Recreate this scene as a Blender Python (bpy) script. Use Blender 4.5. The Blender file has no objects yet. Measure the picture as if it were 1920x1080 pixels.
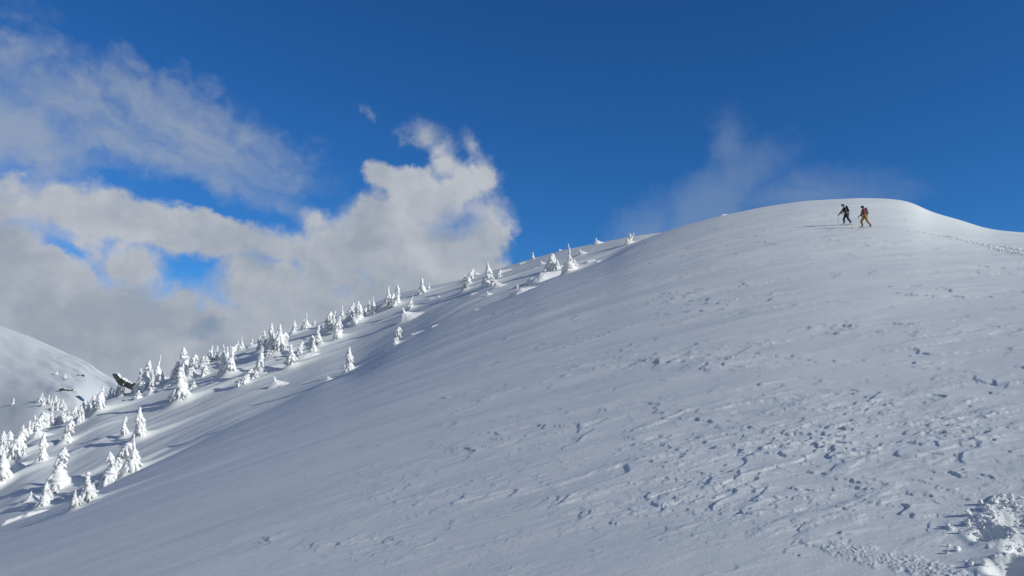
import bpy, bmesh, math, random
import numpy as np
from mathutils import Vector, Matrix, Euler

sc = bpy.context.scene
COL = sc.collection
# ------------------------------------------------------------------ camera
F = 1507.0                      # focal length in pixels of a 1920 wide frame
HORIZON = 745.0
PITCH = math.atan((HORIZON - 540.0) / F)
cam_d = bpy.data.cameras.new('camera'); cam = bpy.data.objects.new('camera', cam_d); COL.objects.link(cam)
cam_d.sensor_width = 36.0; cam_d.lens = F / 1920.0 * 36.0
cam_d.clip_start = 0.1; cam_d.clip_end = 30000.0
cam.location = (0, 0, 0); cam.rotation_euler = (math.radians(90) + PITCH, 0, 0)
sc.camera = cam
EYE = 1.7                       # ground is 1.7 m under the lens
CP, SP = math.cos(PITCH), math.sin(PITCH)

def px_dir(px, py):
    """azimuth and tangent of elevation of a line of sight"""
    u = (np.asarray(px, float) - 960.0) / F; v = (540.0 - np.asarray(py, float)) / F
    dx = u; dy = CP - v * SP; dz = SP + v * CP
    return np.arctan2(dx, dy), dz / np.hypot(dx, dy)

def to_px(x, y, z):
    f = y * CP + z * SP; up = -y * SP + z * CP
    f = np.where(f > 0.05, f, 0.05)
    return 960 + F * x / f, 540 - F * up / f

# ------------------------------------------------------------------ sun and sky
SUN_EL, SUN_BACK = 23.0, 24.0   # degrees above the horizon, degrees behind the camera's right hand
el, bk = math.radians(SUN_EL), math.radians(SUN_BACK)
SUN = Vector((math.cos(el) * math.cos(bk), -math.cos(el) * math.sin(bk), math.sin(el)))
sl = bpy.data.lights.new('sun', 'SUN'); so = bpy.data.objects.new('sun', sl); COL.objects.link(so)
sl.energy = 3.25; sl.angle = math.radians(0.53); sl.color = (1.0, 0.99, 0.935)
so.rotation_euler = SUN.to_track_quat('Z', 'Y').to_euler(); so.location = SUN * 60

sc.view_settings.view_transform = 'Standard'; sc.view_settings.look = 'None'
sc.view_settings.exposure = 0.0; sc.view_settings.gamma = 1.0; sc.view_settings.use_curve_mapping = False
sc.render.engine = 'CYCLES'
sc.cycles.use_denoising = True
sc.cycles.max_bounces = 6; sc.cycles.diffuse_bounces = 3; sc.cycles.sample_clamp_indirect = 6.0

class NB:
    """small helper for wiring nodes"""
    def __init__(s, nt): s.nt = nt; s.n = nt.nodes; s.l = nt.links
    def put(s, sock, v):
        if v is None: return
        if isinstance(v, bpy.types.NodeSocket): s.l.new(v, sock)
        else: sock.default_value = v
    def math(s, op, a, b=None, c=None, clamp=False):
        m = s.n.new('ShaderNodeMath'); m.operation = op; m.use_clamp = clamp
        for i, v in enumerate((a, b, c)): s.put(m.inputs[i], v)
        return m.outputs[0]
    def vmath(s, op, a, b=None, scale=None):
        m = s.n.new('ShaderNodeVectorMath'); m.operation = op
        s.put(m.inputs[0], a); s.put(m.inputs[1], b)
        if scale is not None: s.put(m.inputs['Scale'], scale)
        return m.outputs['Value'] if op in ('LENGTH', 'DOT_PRODUCT') else m.outputs['Vector']
    def noise(s, vec, scale, detail=6, rough=0.55, dist=0.0, col=False):
        m = s.n.new('ShaderNodeTexNoise'); s.put(m.inputs['Vector'], vec)
        m.inputs['Scale'].default_value = scale; m.inputs['Detail'].default_value = detail
        m.inputs['Roughness'].default_value = rough; m.inputs['Distortion'].default_value = dist
        return m.outputs['Color'] if col else m.outputs[0]
    def ramp(s, x, a, b, lo=0.0, hi=1.0, smooth=True):
        m = s.n.new('ShaderNodeMapRange'); m.interpolation_type = 'SMOOTHSTEP' if smooth else 'LINEAR'
        for i, v in enumerate((x, a, b, lo, hi)): s.put(m.inputs[i], v)
        return m.outputs[0]
    def mapping(s, vec, loc=(0, 0, 0), rot=(0, 0, 0), scale=(1, 1, 1)):
        m = s.n.new('ShaderNodeMapping'); m.vector_type = 'POINT'; s.put(m.inputs[0], vec)
        m.inputs['Location'].default_value = loc; m.inputs['Rotation'].default_value = rot; m.inputs['Scale'].default_value = scale
        return m.outputs[0]
    def comb(s, x, y, z=0.0):
        m = s.n.new('ShaderNodeCombineXYZ')
        for i, v in enumerate((x, y, z)): s.put(m.inputs[i], v)
        return m.outputs[0]
    def sep(s, v):
        m = s.n.new('ShaderNodeSeparateXYZ'); s.put(m.inputs[0], v); return m.outputs
    def mix(s, f, a, b):
        m = s.n.new('ShaderNodeMix'); m.data_type = 'RGBA'; s.put(m.inputs[0], f)
        for k, v in ((6, a), (7, b)):
            s.put(m.inputs[k], (*v, 1) if isinstance(v, tuple) and len(v) == 3 else v)
        return m.outputs[2]
    def curve(s, x, pts, x0, x1, y0, y1):
        """y = curve(x) through pts, both axes rescaled to 0..1"""
        t = s.ramp(x, x0, x1, 0, 1, smooth=False)
        m = s.n.new('ShaderNodeFloatCurve'); s.put(m.inputs['Value'], t)
        c = m.mapping.curves[0]
        P = [((a - x0) / (x1 - x0), (b - y0) / (y1 - y0)) for a, b in pts]
        while len(c.points) < len(P): c.points.new(0.5, 0.5)
        for q, (a, b) in zip(c.points, P):
            q.location = (a, b); q.handle_type = 'AUTO'
        m.mapping.use_clip = False
        m.mapping.update()
        return s.ramp(m.outputs[0], 0, 1, y0, y1, smooth=False)

world = bpy.data.worlds.new('World'); sc.world = world; world.use_nodes = True
def build_world():
    nt = world.node_tree; nt.nodes.clear(); B = NB(nt)
    out = nt.nodes.new('ShaderNodeOutputWorld'); bg = nt.nodes.new('ShaderNodeBackground')
    bg.inputs['Strength'].default_value = 0.1
    sky = nt.nodes.new('ShaderNodeTexSky'); sky.sky_type = 'NISHITA'; sky.sun_disc = False
    sky.sun_elevation = el
    sky.sun_rotation = math.atan2(SUN.x, SUN.y)
    sky.altitude = 2300.0; sky.air_density = 1.0; sky.dust_density = 0.1; sky.ozone_density = 3.0
    # polarised mountain sky: deeper and more saturated blue
    hs = nt.nodes.new('ShaderNodeHueSaturation'); hs.inputs['Saturation'].default_value = 1.12
    hs.inputs['Value'].default_value = 0.84; nt.links.new(sky.outputs[0], hs.inputs['Color'])
    blue = B.vmath('MULTIPLY', hs.outputs[0], (0.36, 0.84, 1.25))
    tc = nt.nodes.new('ShaderNodeTexCoord')
    d = B.vmath('NORMALIZE', tc.outputs['Generated'])
    X, Y, Z = B.sep(d)[:3]
    az = B.math('ARCTAN2', X, Y)
    hyp = B.math('SQRT', B.math('ADD', B.math('MULTIPLY', X, X), B.math('MULTIPLY', Y, Y)))
    elv = B.math('DIVIDE', Z, B.math('MAXIMUM', hyp, 0.05))
    p = B.comb(az, elv, 0.0)
    # domain warp: large billows, then small curls
    w1 = B.vmath('SUBTRACT', B.noise(B.vmath('SCALE', d, scale=1.0), 9.0, 4, 0.55, col=True), (0.5, 0.5, 0.5))
    w2 = B.vmath('SUBTRACT', B.noise(B.vmath('SCALE', d, scale=1.0), 38.0, 5, 0.62, col=True), (0.5, 0.5, 0.5))
    w3 = B.vmath('SUBTRACT', B.noise(d, 130.0, 4, 0.6, col=True), (0.5, 0.5, 0.5))
    warp = B.vmath('ADD', B.vmath('SCALE', w1, scale=0.036), B.vmath('ADD', B.vmath('SCALE', w2, scale=0.030), B.vmath('SCALE', w3, scale=0.009)))
    pw = B.vmath('ADD', p, warp)
    ws = B.sep(pw); wx, wy = ws[0], ws[1]
    def pts(L):
        r = []
        for a, b in L:
            A, E = px_dir(a, b); r.append((float(A), float(E)))
        return r
    def C(L, x): 
        return B.curve(x, pts(L), -0.75, 0.75, -0.3, 0.8)
    def blob(cx, cy, rx, ry, ang=0.0):
        """1 in the middle, 0 on the outline, negative outside (a rotated ellipse)"""
        A, E = px_dir(cx, cy); A = float(A); E = float(E); k = 1.0 / F
        v = B.vmath('SUBTRACT', pw, (A, E, 0))
        ca, sa = math.cos(math.radians(ang)), math.sin(math.radians(ang))
        a = B.vmath('DOT_PRODUCT', v, (ca / (rx * k), sa / (rx * k), 0))
        b = B.vmath('DOT_PRODUCT', v, (-sa / (ry * k), ca / (ry * k), 0))
        return B.math('MULTIPLY', B.math('SUBTRACT', 1.0, B.math('SQRT', B.math('ADD', B.math('MULTIPLY', a, a), B.math('MULTIPLY', b, b)))), min(rx, ry) / 60.0)
    def mx(L):
        r = L[0]
        for q in L[1:]: r = B.math('SMOOTH_MAX', r, q, 0.25)
        return r
    f_big = B.noise(B.mapping(d, scale=(1, 1, 1.3)), 12.0, 8, 0.6)
    f_fine = B.noise(B.mapping(d, loc=(3, 1, 2)), 42.0, 9, 0.66)
    f_soft = B.noise(B.mapping(d, loc=(5, 2, 7)), 16.0, 3, 0.5)
    # --- cumulus: central tower, left bank, and the low deck that fills in behind the ridge
    tower = mx([blob(790, 480, 150, 120), blob(700, 450, 105, 95), blob(805, 390, 95, 85), blob(790, 262, 58, 34, -22), blob(836, 312, 38, 58, 10),
                blob(712, 335, 34, 34), blob(904, 330, 38, 56, 20), blob(880, 274, 24, 44, 28), blob(630, 480, 95, 80), blob(905, 430, 72, 80), blob(770, 350, 60, 40), blob(868, 345, 54, 54), blob(820, 285, 40, 44),
                blob(540, 560, 170, 90), blob(820, 580, 190, 120), blob(465, 515, 72, 60), blob(600, 420, 50, 34)])
    tower = B.math('SUBTRACT', tower, B.ramp(B.math('ADD', blob(768, 304, 44, 30, -15), B.math('MULTIPLY', B.math('SUBTRACT', f_fine, 0.5), 0.9)), -0.2, 0.6, 0, 0.24))
    left = mx([blob(50, 500, 165, 88), blob(190, 575, 170, 80), blob(-120, 560, 260, 190), blob(245, 495, 62, 75), blob(320, 610, 120, 80), blob(20, 455, 60, 30)])
    left = B.math('SUBTRACT', left, B.ramp(B.math('ADD', blob(135, 468, 62, 20, -30), B.math('MULTIPLY', B.math('SUBTRACT', f_fine, 0.5), 0.6)), -0.1, 0.4, 0, 0.75))
    deck = B.math('DIVIDE', B.math('SUBTRACT', C([(-400, 470), (0, 500), (250, 540), (380, 548), (560, 540), (800, 500), (950, 500), (1010, 640), (1200, 700), (1700, 740), (2200, 740)], wx), wy), 0.030)
    arm = B.math('SUBTRACT', 1.0, B.math('ABSOLUTE', B.math('DIVIDE', B.math('SUBTRACT', wy,
            C([(-400, 380), (0, 388), (120, 388), (230, 408), (330, 432), (430, 456), (540, 474), (620, 520), (1200, 700), (2200, 800)], wx)),
            B.ramp(wx, -0.55, -0.24, 0.040, 0.023, smooth=False))))
    arm2 = blob(160, 430, 130, 30, -28)
    cum = mx([tower, left, B.math('MULTIPLY', deck, 1.0), B.math('MULTIPLY', arm, 1.1), arm2])
    hole = B.ramp(mx([blob(858, 420, 42, 22, 10)]), -0.3, 0.35, 0, 0.5)
    s_c = B.math('ADD', cum, B.math('MULTIPLY', B.math('SUBTRACT', f_big, 0.5), 0.9))
    s_c = B.math('ADD', s_c, B.math('MULTIPLY', B.math('SUBTRACT', f_fine, 0.5), 0.55))
    a_c = B.ramp(s_c, -0.12, B.ramp(f_soft, 0.34, 0.66, 0.26, 1.0))
    a_c = B.math('SUBTRACT', a_c, hole, clamp=True)
    # --- high thin band on the upper left: drawn-out streaks falling to the right
    up = mx([blob(120, 190, 230, 75, -14), blob(330, 230, 220, 70, -22), blob(470, 265, 150, 45, -28), blob(50, 130, 120, 50, -15), blob(40, 270, 120, 45, -10), blob(-200, 200, 300, 130)])
    up2 = mx([blob(300, 290, 190, 32, -16), blob(480, 305, 110, 26, -20)])
    rot = B.mapping(p, rot=(0, 0, math.radians(22)), scale=(1, 1, 1))
    streak = B.noise(B.vmath('ADD', B.mapping(rot, scale=(3.4, 9.5, 1)), B.vmath('SCALE', w1, scale=1.5)), 1.7, 6, 0.52)
    s_u = B.math('ADD', up, B.math('MULTIPLY', B.math('SUBTRACT', streak, 0.50), 3.4))
    s_u2 = B.math('ADD', up2, B.math('MULTIPLY', B.math('SUBTRACT', streak, 0.47), 3.4))
    a_u = B.math('MAXIMUM', B.math('MULTIPLY', B.ramp(s_u, -0.55, 1.35), 0.76), B.math('MULTIPLY', B.ramp(s_u2, -0.4, 1.3), 0.66))
    # --- faint spindrift haze over the dome on the right, and a shred left of the tower
    wi = mx([blob(1330, 390, 200, 80, 38), blob(1370, 285, 45, 110, 0), blob(1500, 370, 230, 55, 0), blob(1210, 430, 100, 70, 30)])
    wn = B.noise(B.vmath('ADD', B.mapping(p, rot=(0, 0, math.radians(-55)), scale=(1, 1, 1)), B.vmath('SCALE', w1, scale=0.3)), 9.0, 6, 0.55)
    a_w = B.math('MULTIPLY', B.ramp(B.math('ADD', wi, B.math('MULTIPLY', B.math('SUBTRACT', wn, 0.5), 1.1)), -0.1, 1.1), 0.36)
    a_s = B.math('MULTIPLY', B.ramp(B.math('ADD', blob(688, 216, 12, 28, 25), B.math('MULTIPLY', B.math('SUBTRACT', f_fine, 0.5), 0.35)), -0.02, 0.25), 0.33)
    # --- beside and behind the picture: unseen broken cloud, added as neutral fill light
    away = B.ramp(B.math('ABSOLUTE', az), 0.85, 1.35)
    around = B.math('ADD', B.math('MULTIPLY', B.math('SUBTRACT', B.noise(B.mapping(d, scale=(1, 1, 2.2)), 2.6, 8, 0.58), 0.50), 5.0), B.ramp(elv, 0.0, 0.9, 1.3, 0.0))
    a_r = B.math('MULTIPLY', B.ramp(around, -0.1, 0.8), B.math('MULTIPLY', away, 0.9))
    # --- cloud light: thicker billows greyer, thin sunlit rims paler (value as seen, before the x10 of the strength)
    shade = B.noise(B.vmath('ADD', B.mapping(p, loc=(0.3, 0.1, 0), scale=(1, 1.5, 1)), B.vmath('SCALE', w1, scale=0.10)), 6.5, 6, 0.5)
    rim = B.ramp(s_c, 0.10, 1.3, 1, 0)
    q0 = B.vmath('ADD', p, B.vmath('SCALE', w2, scale=0.03))
    def billow(off, sc_, dt):
        return B.noise(B.vmath('ADD', q0, off), sc_, dt, 0.55)
    e1 = B.math('SUBTRACT', billow((1, 2, 0), 13.0, 7), billow((1.014, 2.016, 0), 13.0, 7))
    e2 = B.math('SUBTRACT', billow((4, 1, 0), 34.0, 6), billow((4.005, 1.006, 0), 34.0, 6))
    relief = B.math('ADD', B.math('MULTIPLY', e1, 1.8), B.math('MULTIPLY', e2, 0.4))
    lum = B.math('ADD', B.ramp(shade, 0.36, 0.66, 0.0, 0.75), B.math('MULTIPLY', rim, 0.30))
    lum = B.math('ADD', lum, relief, clamp=True)
    low = B.ramp(elv, 0.02, 0.26, 0.0, 1.0)
    lum = B.math('MULTIPLY', lum, B.ramp(low, 0, 1, 0.95, 1.0))
    ccol = B.mix(lum, (0.315, 0.362, 0.435), (0.485, 0.515, 0.565))
    dk = B.ramp(B.math('ADD', blob(385, 622, 75, 30, 12), B.math('MULTIPLY', B.math('SUBTRACT', f_big, 0.5), 0.8)), 0.0, 0.5, 0, 0.75)
    ccol = B.mix(dk, ccol, (0.19, 0.27, 0.40))
    ucol = (0.34, 0.40, 0.48)
    def x10(c):
        if isinstance(c, tuple): return tuple(v * 10 for v in c)
        return B.vmath('SCALE', c, scale=10.0)
    base = blue
    c = B.mix(a_w, base, x10((0.30, 0.375, 0.48)))
    c = B.mix(a_s, c, x10((0.36, 0.42, 0.50)))
    c = B.mix(a_u, c, x10(ucol))
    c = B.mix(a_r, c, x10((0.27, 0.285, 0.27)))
    c = B.mix(a_c, c, x10(ccol))
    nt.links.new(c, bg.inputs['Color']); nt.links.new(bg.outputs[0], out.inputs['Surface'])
    world.cycles.sampling_method = 'MANUAL'; world.cycles.sample_map_resolution = 512
build_world()

# ------------------------------------------------------------------ noise in numpy
_rng = np.random.RandomState(7)
_perm = _rng.permutation(512); _perm = np.concatenate([_perm, _perm, _perm])
_ga = _rng.rand(512) * 2 * np.pi; _gx = np.cos(_ga).astype(np.float32); _gy = np.sin(_ga).astype(np.float32)
def perlin(x, y, seed=0):
    x = np.asarray(x, np.float32); y = np.asarray(y, np.float32)
    xi = np.floor(x); yi = np.floor(y); fx = x - xi; fy = y - yi
    xi = xi.astype(np.int32) & 511; yi = yi.astype(np.int32) & 511
    u = fx * fx * fx * (fx * (fx * 6 - 15) + 10); v = fy * fy * fy * (fy * (fy * 6 - 15) + 10)
    def g(ix, iy, dx, dy):
        h = _perm[(_perm[(ix + seed * 31) & 511] + iy) & 511]
        return _gx[h] * dx + _gy[h] * dy
    a = g(xi, yi, fx, fy); b = g((xi + 1) & 511, yi, fx - 1, fy)
    c = g(xi, (yi + 1) & 511, fx, fy - 1); d = g((xi + 1) & 511, (yi + 1) & 511, fx - 1, fy - 1)
    return (a + (b - a) * u) * (1 - v) + (c + (d - c) * u) * v
def fbm(x, y, o=4, seed=0, gain=0.5):
    s = 0; a = 1.0; f = 1.0
    for i in range(o):
        s = s + a * perlin(x * f + i * 17.3, y * f - i * 9.1, seed + i); a *= gain; f *= 2.03
    return s
def sstep(x, a, b):
    t = np.clip((x - a) / (b - a), 0, 1); return t * t * (3 - 2 * t)

def hermite(xs, ys):
    """monotone (pchip) interpolation, so the curves never overshoot"""
    xs = np.array(xs, float); ys = np.array(ys, float); h = np.diff(xs); dl = np.diff(ys) / h
    m = np.zeros_like(xs); m[0] = dl[0]; m[-1] = dl[-1]
    for i in range(1, len(xs) - 1):
        if dl[i - 1] * dl[i] > 0:
            w1, w2 = 2 * h[i] + h[i - 1], h[i] + 2 * h[i - 1]
            m[i] = (w1 + w2) / (w1 / dl[i - 1] + w2 / dl[i])
    def f(x):
        x = np.clip(x, xs[0], xs[-1]); i = np.clip(np.searchsorted(xs, x) - 1, 0, len(h) - 1)
        t = (x - xs[i]) / h[i]
        return ((1 + 2 * t) * (1 - t) ** 2 * ys[i] + t * (1 - t) ** 2 * h[i] * m[i] + t * t * (3 - 2 * t) * ys[i + 1] + t * t * (t - 1) * h[i] * m[i + 1])
    return f
def smooth_fn(f, sig):
    g = np.linspace(-math.pi, math.pi, 7201); v = f(g)
    n = int(sig * 4 / (g[1] - g[0])); k = np.exp(-0.5 * (np.arange(-n, n + 1) * (g[1] - g[0]) / sig) ** 2); k /= k.sum()
    v = np.convolve(np.pad(v, n, mode='edge'), k, mode='valid')
    return lambda x: np.interp(x, g, v)

A0, B0 = 0.17, 0.09            # tilt of the snow where the camera stands
def s0_of(th): return A0 * np.sin(th) + B0 * np.cos(th)

edge_px = [(-420, 1180), (-200, 1090), (0, 1012), (125, 962), (250, 893), (350, 842), (430, 802), (520, 762), (600, 724), (655, 703), (740, 651), (785, 628), (815, 613), (905, 575),
           (970, 548), (1010, 531), (1065, 511), (1130, 485), (1185, 458), (1240, 437), (1290, 421), (1355, 404), (1450, 385), (1520, 376), (1590, 372), (1650, 372.5), (1690, 376),
           (1710, 381), (1745, 396), (1800, 413), (1860, 430), (1920, 437), (2050, 444), (2250, 452)]
edge_r = [(-420, 60), (0, 66), (250, 74), (430, 80), (655, 90), (970, 102), (1240, 116), (1590, 130), (1710, 134), (1800, 140), (1920, 146), (2250, 150)]
sky_px = [(-420, 1040), (0, 868), (60, 818), (130, 792), (200, 752), (250, 737), (350, 697), (480, 643), (560, 619), (640, 592), (700, 568), (760, 547), (860, 526), (930, 506), (990, 488),
          (1050, 471), (1120, 456), (1180, 445), (1240, 438), (1290, 432), (1400, 440), (1600, 480)]
sky_r = [(-420, 145), (0, 150), (250, 167), (480, 174), (760, 170), (990, 160), (1240, 137), (1400, 140), (1600, 150)]
def ae(L): 
    a, e = px_dir([p[0] for p in L], [p[1] for p in L]); return list(a), list(e)
def aR(L, ref):
    a, _ = px_dir([p[0] for p in L], [ref] * len(L)); return list(a), [p[1] for p in L]
ea, ee = ae(edge_px); WR = 150.0
far = math.radians(62)
eE = hermite([-math.pi, -2.2, -math.radians(75)] + ea + [far, 2.2, math.pi],
             [s0_of(-math.pi) - EYE / 70, s0_of(-2.2) - EYE / 50, s0_of(-math.radians(75)) - EYE / 40 - .05] + ee + [s0_of(far) - .01, s0_of(2.2) - EYE / WR, s0_of(math.pi) - EYE / 70])
ra, rr = aR(edge_r, 700)
eR = hermite([-math.pi, -2.2, -math.radians(75)] + ra + [far, 2.2, math.pi], [70, 50, 40] + rr + [WR, WR, 70])
ma, me = ae(sky_px); mra, mrr = aR(sky_r, 650)
mE = hermite([-math.pi, -math.radians(70)] + ma + [math.radians(60), math.pi], [-.6, -.5] + me + [-.3, -.6])
mR = hermite([-math.pi, -math.radians(70)] + mra + [math.radians(60), math.pi], [100, 80] + mrr + [150, 150])
eR = smooth_fn(eR, 0.03); mR = smooth_fn(mR, 0.03); eS = smooth_fn(eE, 0.11); eE = smooth_fn(eE, 0.0022); mE = smooth_fn(mE, 0.004)

def base_z(th, r):
    """height of the snow surface (before drifts), for azimuth th and ground distance r"""
    R = eR(th); e = eE(th); s0 = s0_of(th)
    es = eS(th)
    p = es - s0 + EYE / R; q = es - s0
    b = 2 * p - q; a = 3 * p - q
    t = r / R
    tc = np.minimum(t, 1.0)
    N = -EYE + s0 * r + a * r * t - b * r * t * t + (e - es) * R * tc ** 4 * (4 - 3 * tc)
    d = r - R
    kk = 0.010
    fall = e * R + e * d - kk * d * d / (1 + np.maximum(d, 0) / 30.0)
    N = np.where(r > R, fall, N)
    RM = mR(th); em = mE(th); r1 = R + 5.0
    km = (em - (e - 0.006)) * r1 / (RM - r1) ** 2
    km = np.maximum(km, 0.0006)
    dm = r - RM
    M = em * RM + em * dm - np.where(dm < 0, km, 0.012) * dm * dm / np.where(dm > 0, 1 + dm / 30.0, 1.0)
    # on the left the near slope rolls over softly: leave the crest in its own slope
    wl = sstep(th, -0.16, -0.02) * 0.75
    L_ = RM - r1; T = np.clip((r - r1) / L_, -0.6, 1.0); z0_ = (e - 0.0025) * r1; z1_ = em * RM
    sA = e + wl * (em + 2 * km * L_ - e)
    H_ = (1 + 2 * T) * (1 - T) ** 2 * z0_ + T * (1 - T) ** 2 * L_ * sA + T * T * (3 - 2 * T) * z1_ + T * T * (T - 1) * L_ * em
    wr = sstep(th, 0.05, 0.15)
    M = np.where(dm < 0, np.where(T < 0, z0_ + (r - r1) * sA, H_) * (1 - wr) + M * wr, M)
    k = 0.35
    h = np.clip(0.5 + 0.5 * (M - N) / k, 0, 1)
    Z = N * (1 - h) + M * h + k * h * (1 - h)
    Z = np.where(r < R * 0.8, N, Z)
    lim = -60 - 40 * np.clip(r / 1500, 0, 3)
    return np.maximum(Z, lim)

def undul(x, y):
    ux = x * 0.95 + y * 0.3; uy = -x * 0.3 + y * 0.95
    rr_ = np.hypot(x, y)
    big = 0.16 * fbm(ux / 16, uy / 8, 3, 3) * sstep(rr_, 6, 30)
    return big

def base_h(x, y):
    th = np.arctan2(x, y); r = np.hypot(x, y)
    return base_z(th, r) + undul(x, y)

def hit(px, py, far_side=False, rmax=None):
    """first (or, far_side, a point beyond the near crest) terrain point on the line of sight of a pixel"""
    a, t = px_dir(px, py); a = float(a); t = float(t)
    R = float(eR(a))
    lo, hi = (R + 1.0, float(mR(a)) + 3.0) if far_side else (1.2, R + 1.0)
    r = np.linspace(lo, hi, 3000); z = base_h(r * math.sin(a), r * math.cos(a))
    g = z / r - t
    i = np.where((g[:-1] < 0) & (g[1:] >= 0))[0]
    if len(i) == 0:
        k = int(np.argmax(g)); rr0 = r[k]
    else:
        k = i[0]; rr0 = r[k] + (r[k + 1] - r[k]) * (-g[k]) / (g[k + 1] - g[k])
    return rr0 * math.sin(a), rr0 * math.cos(a), rr0
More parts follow.
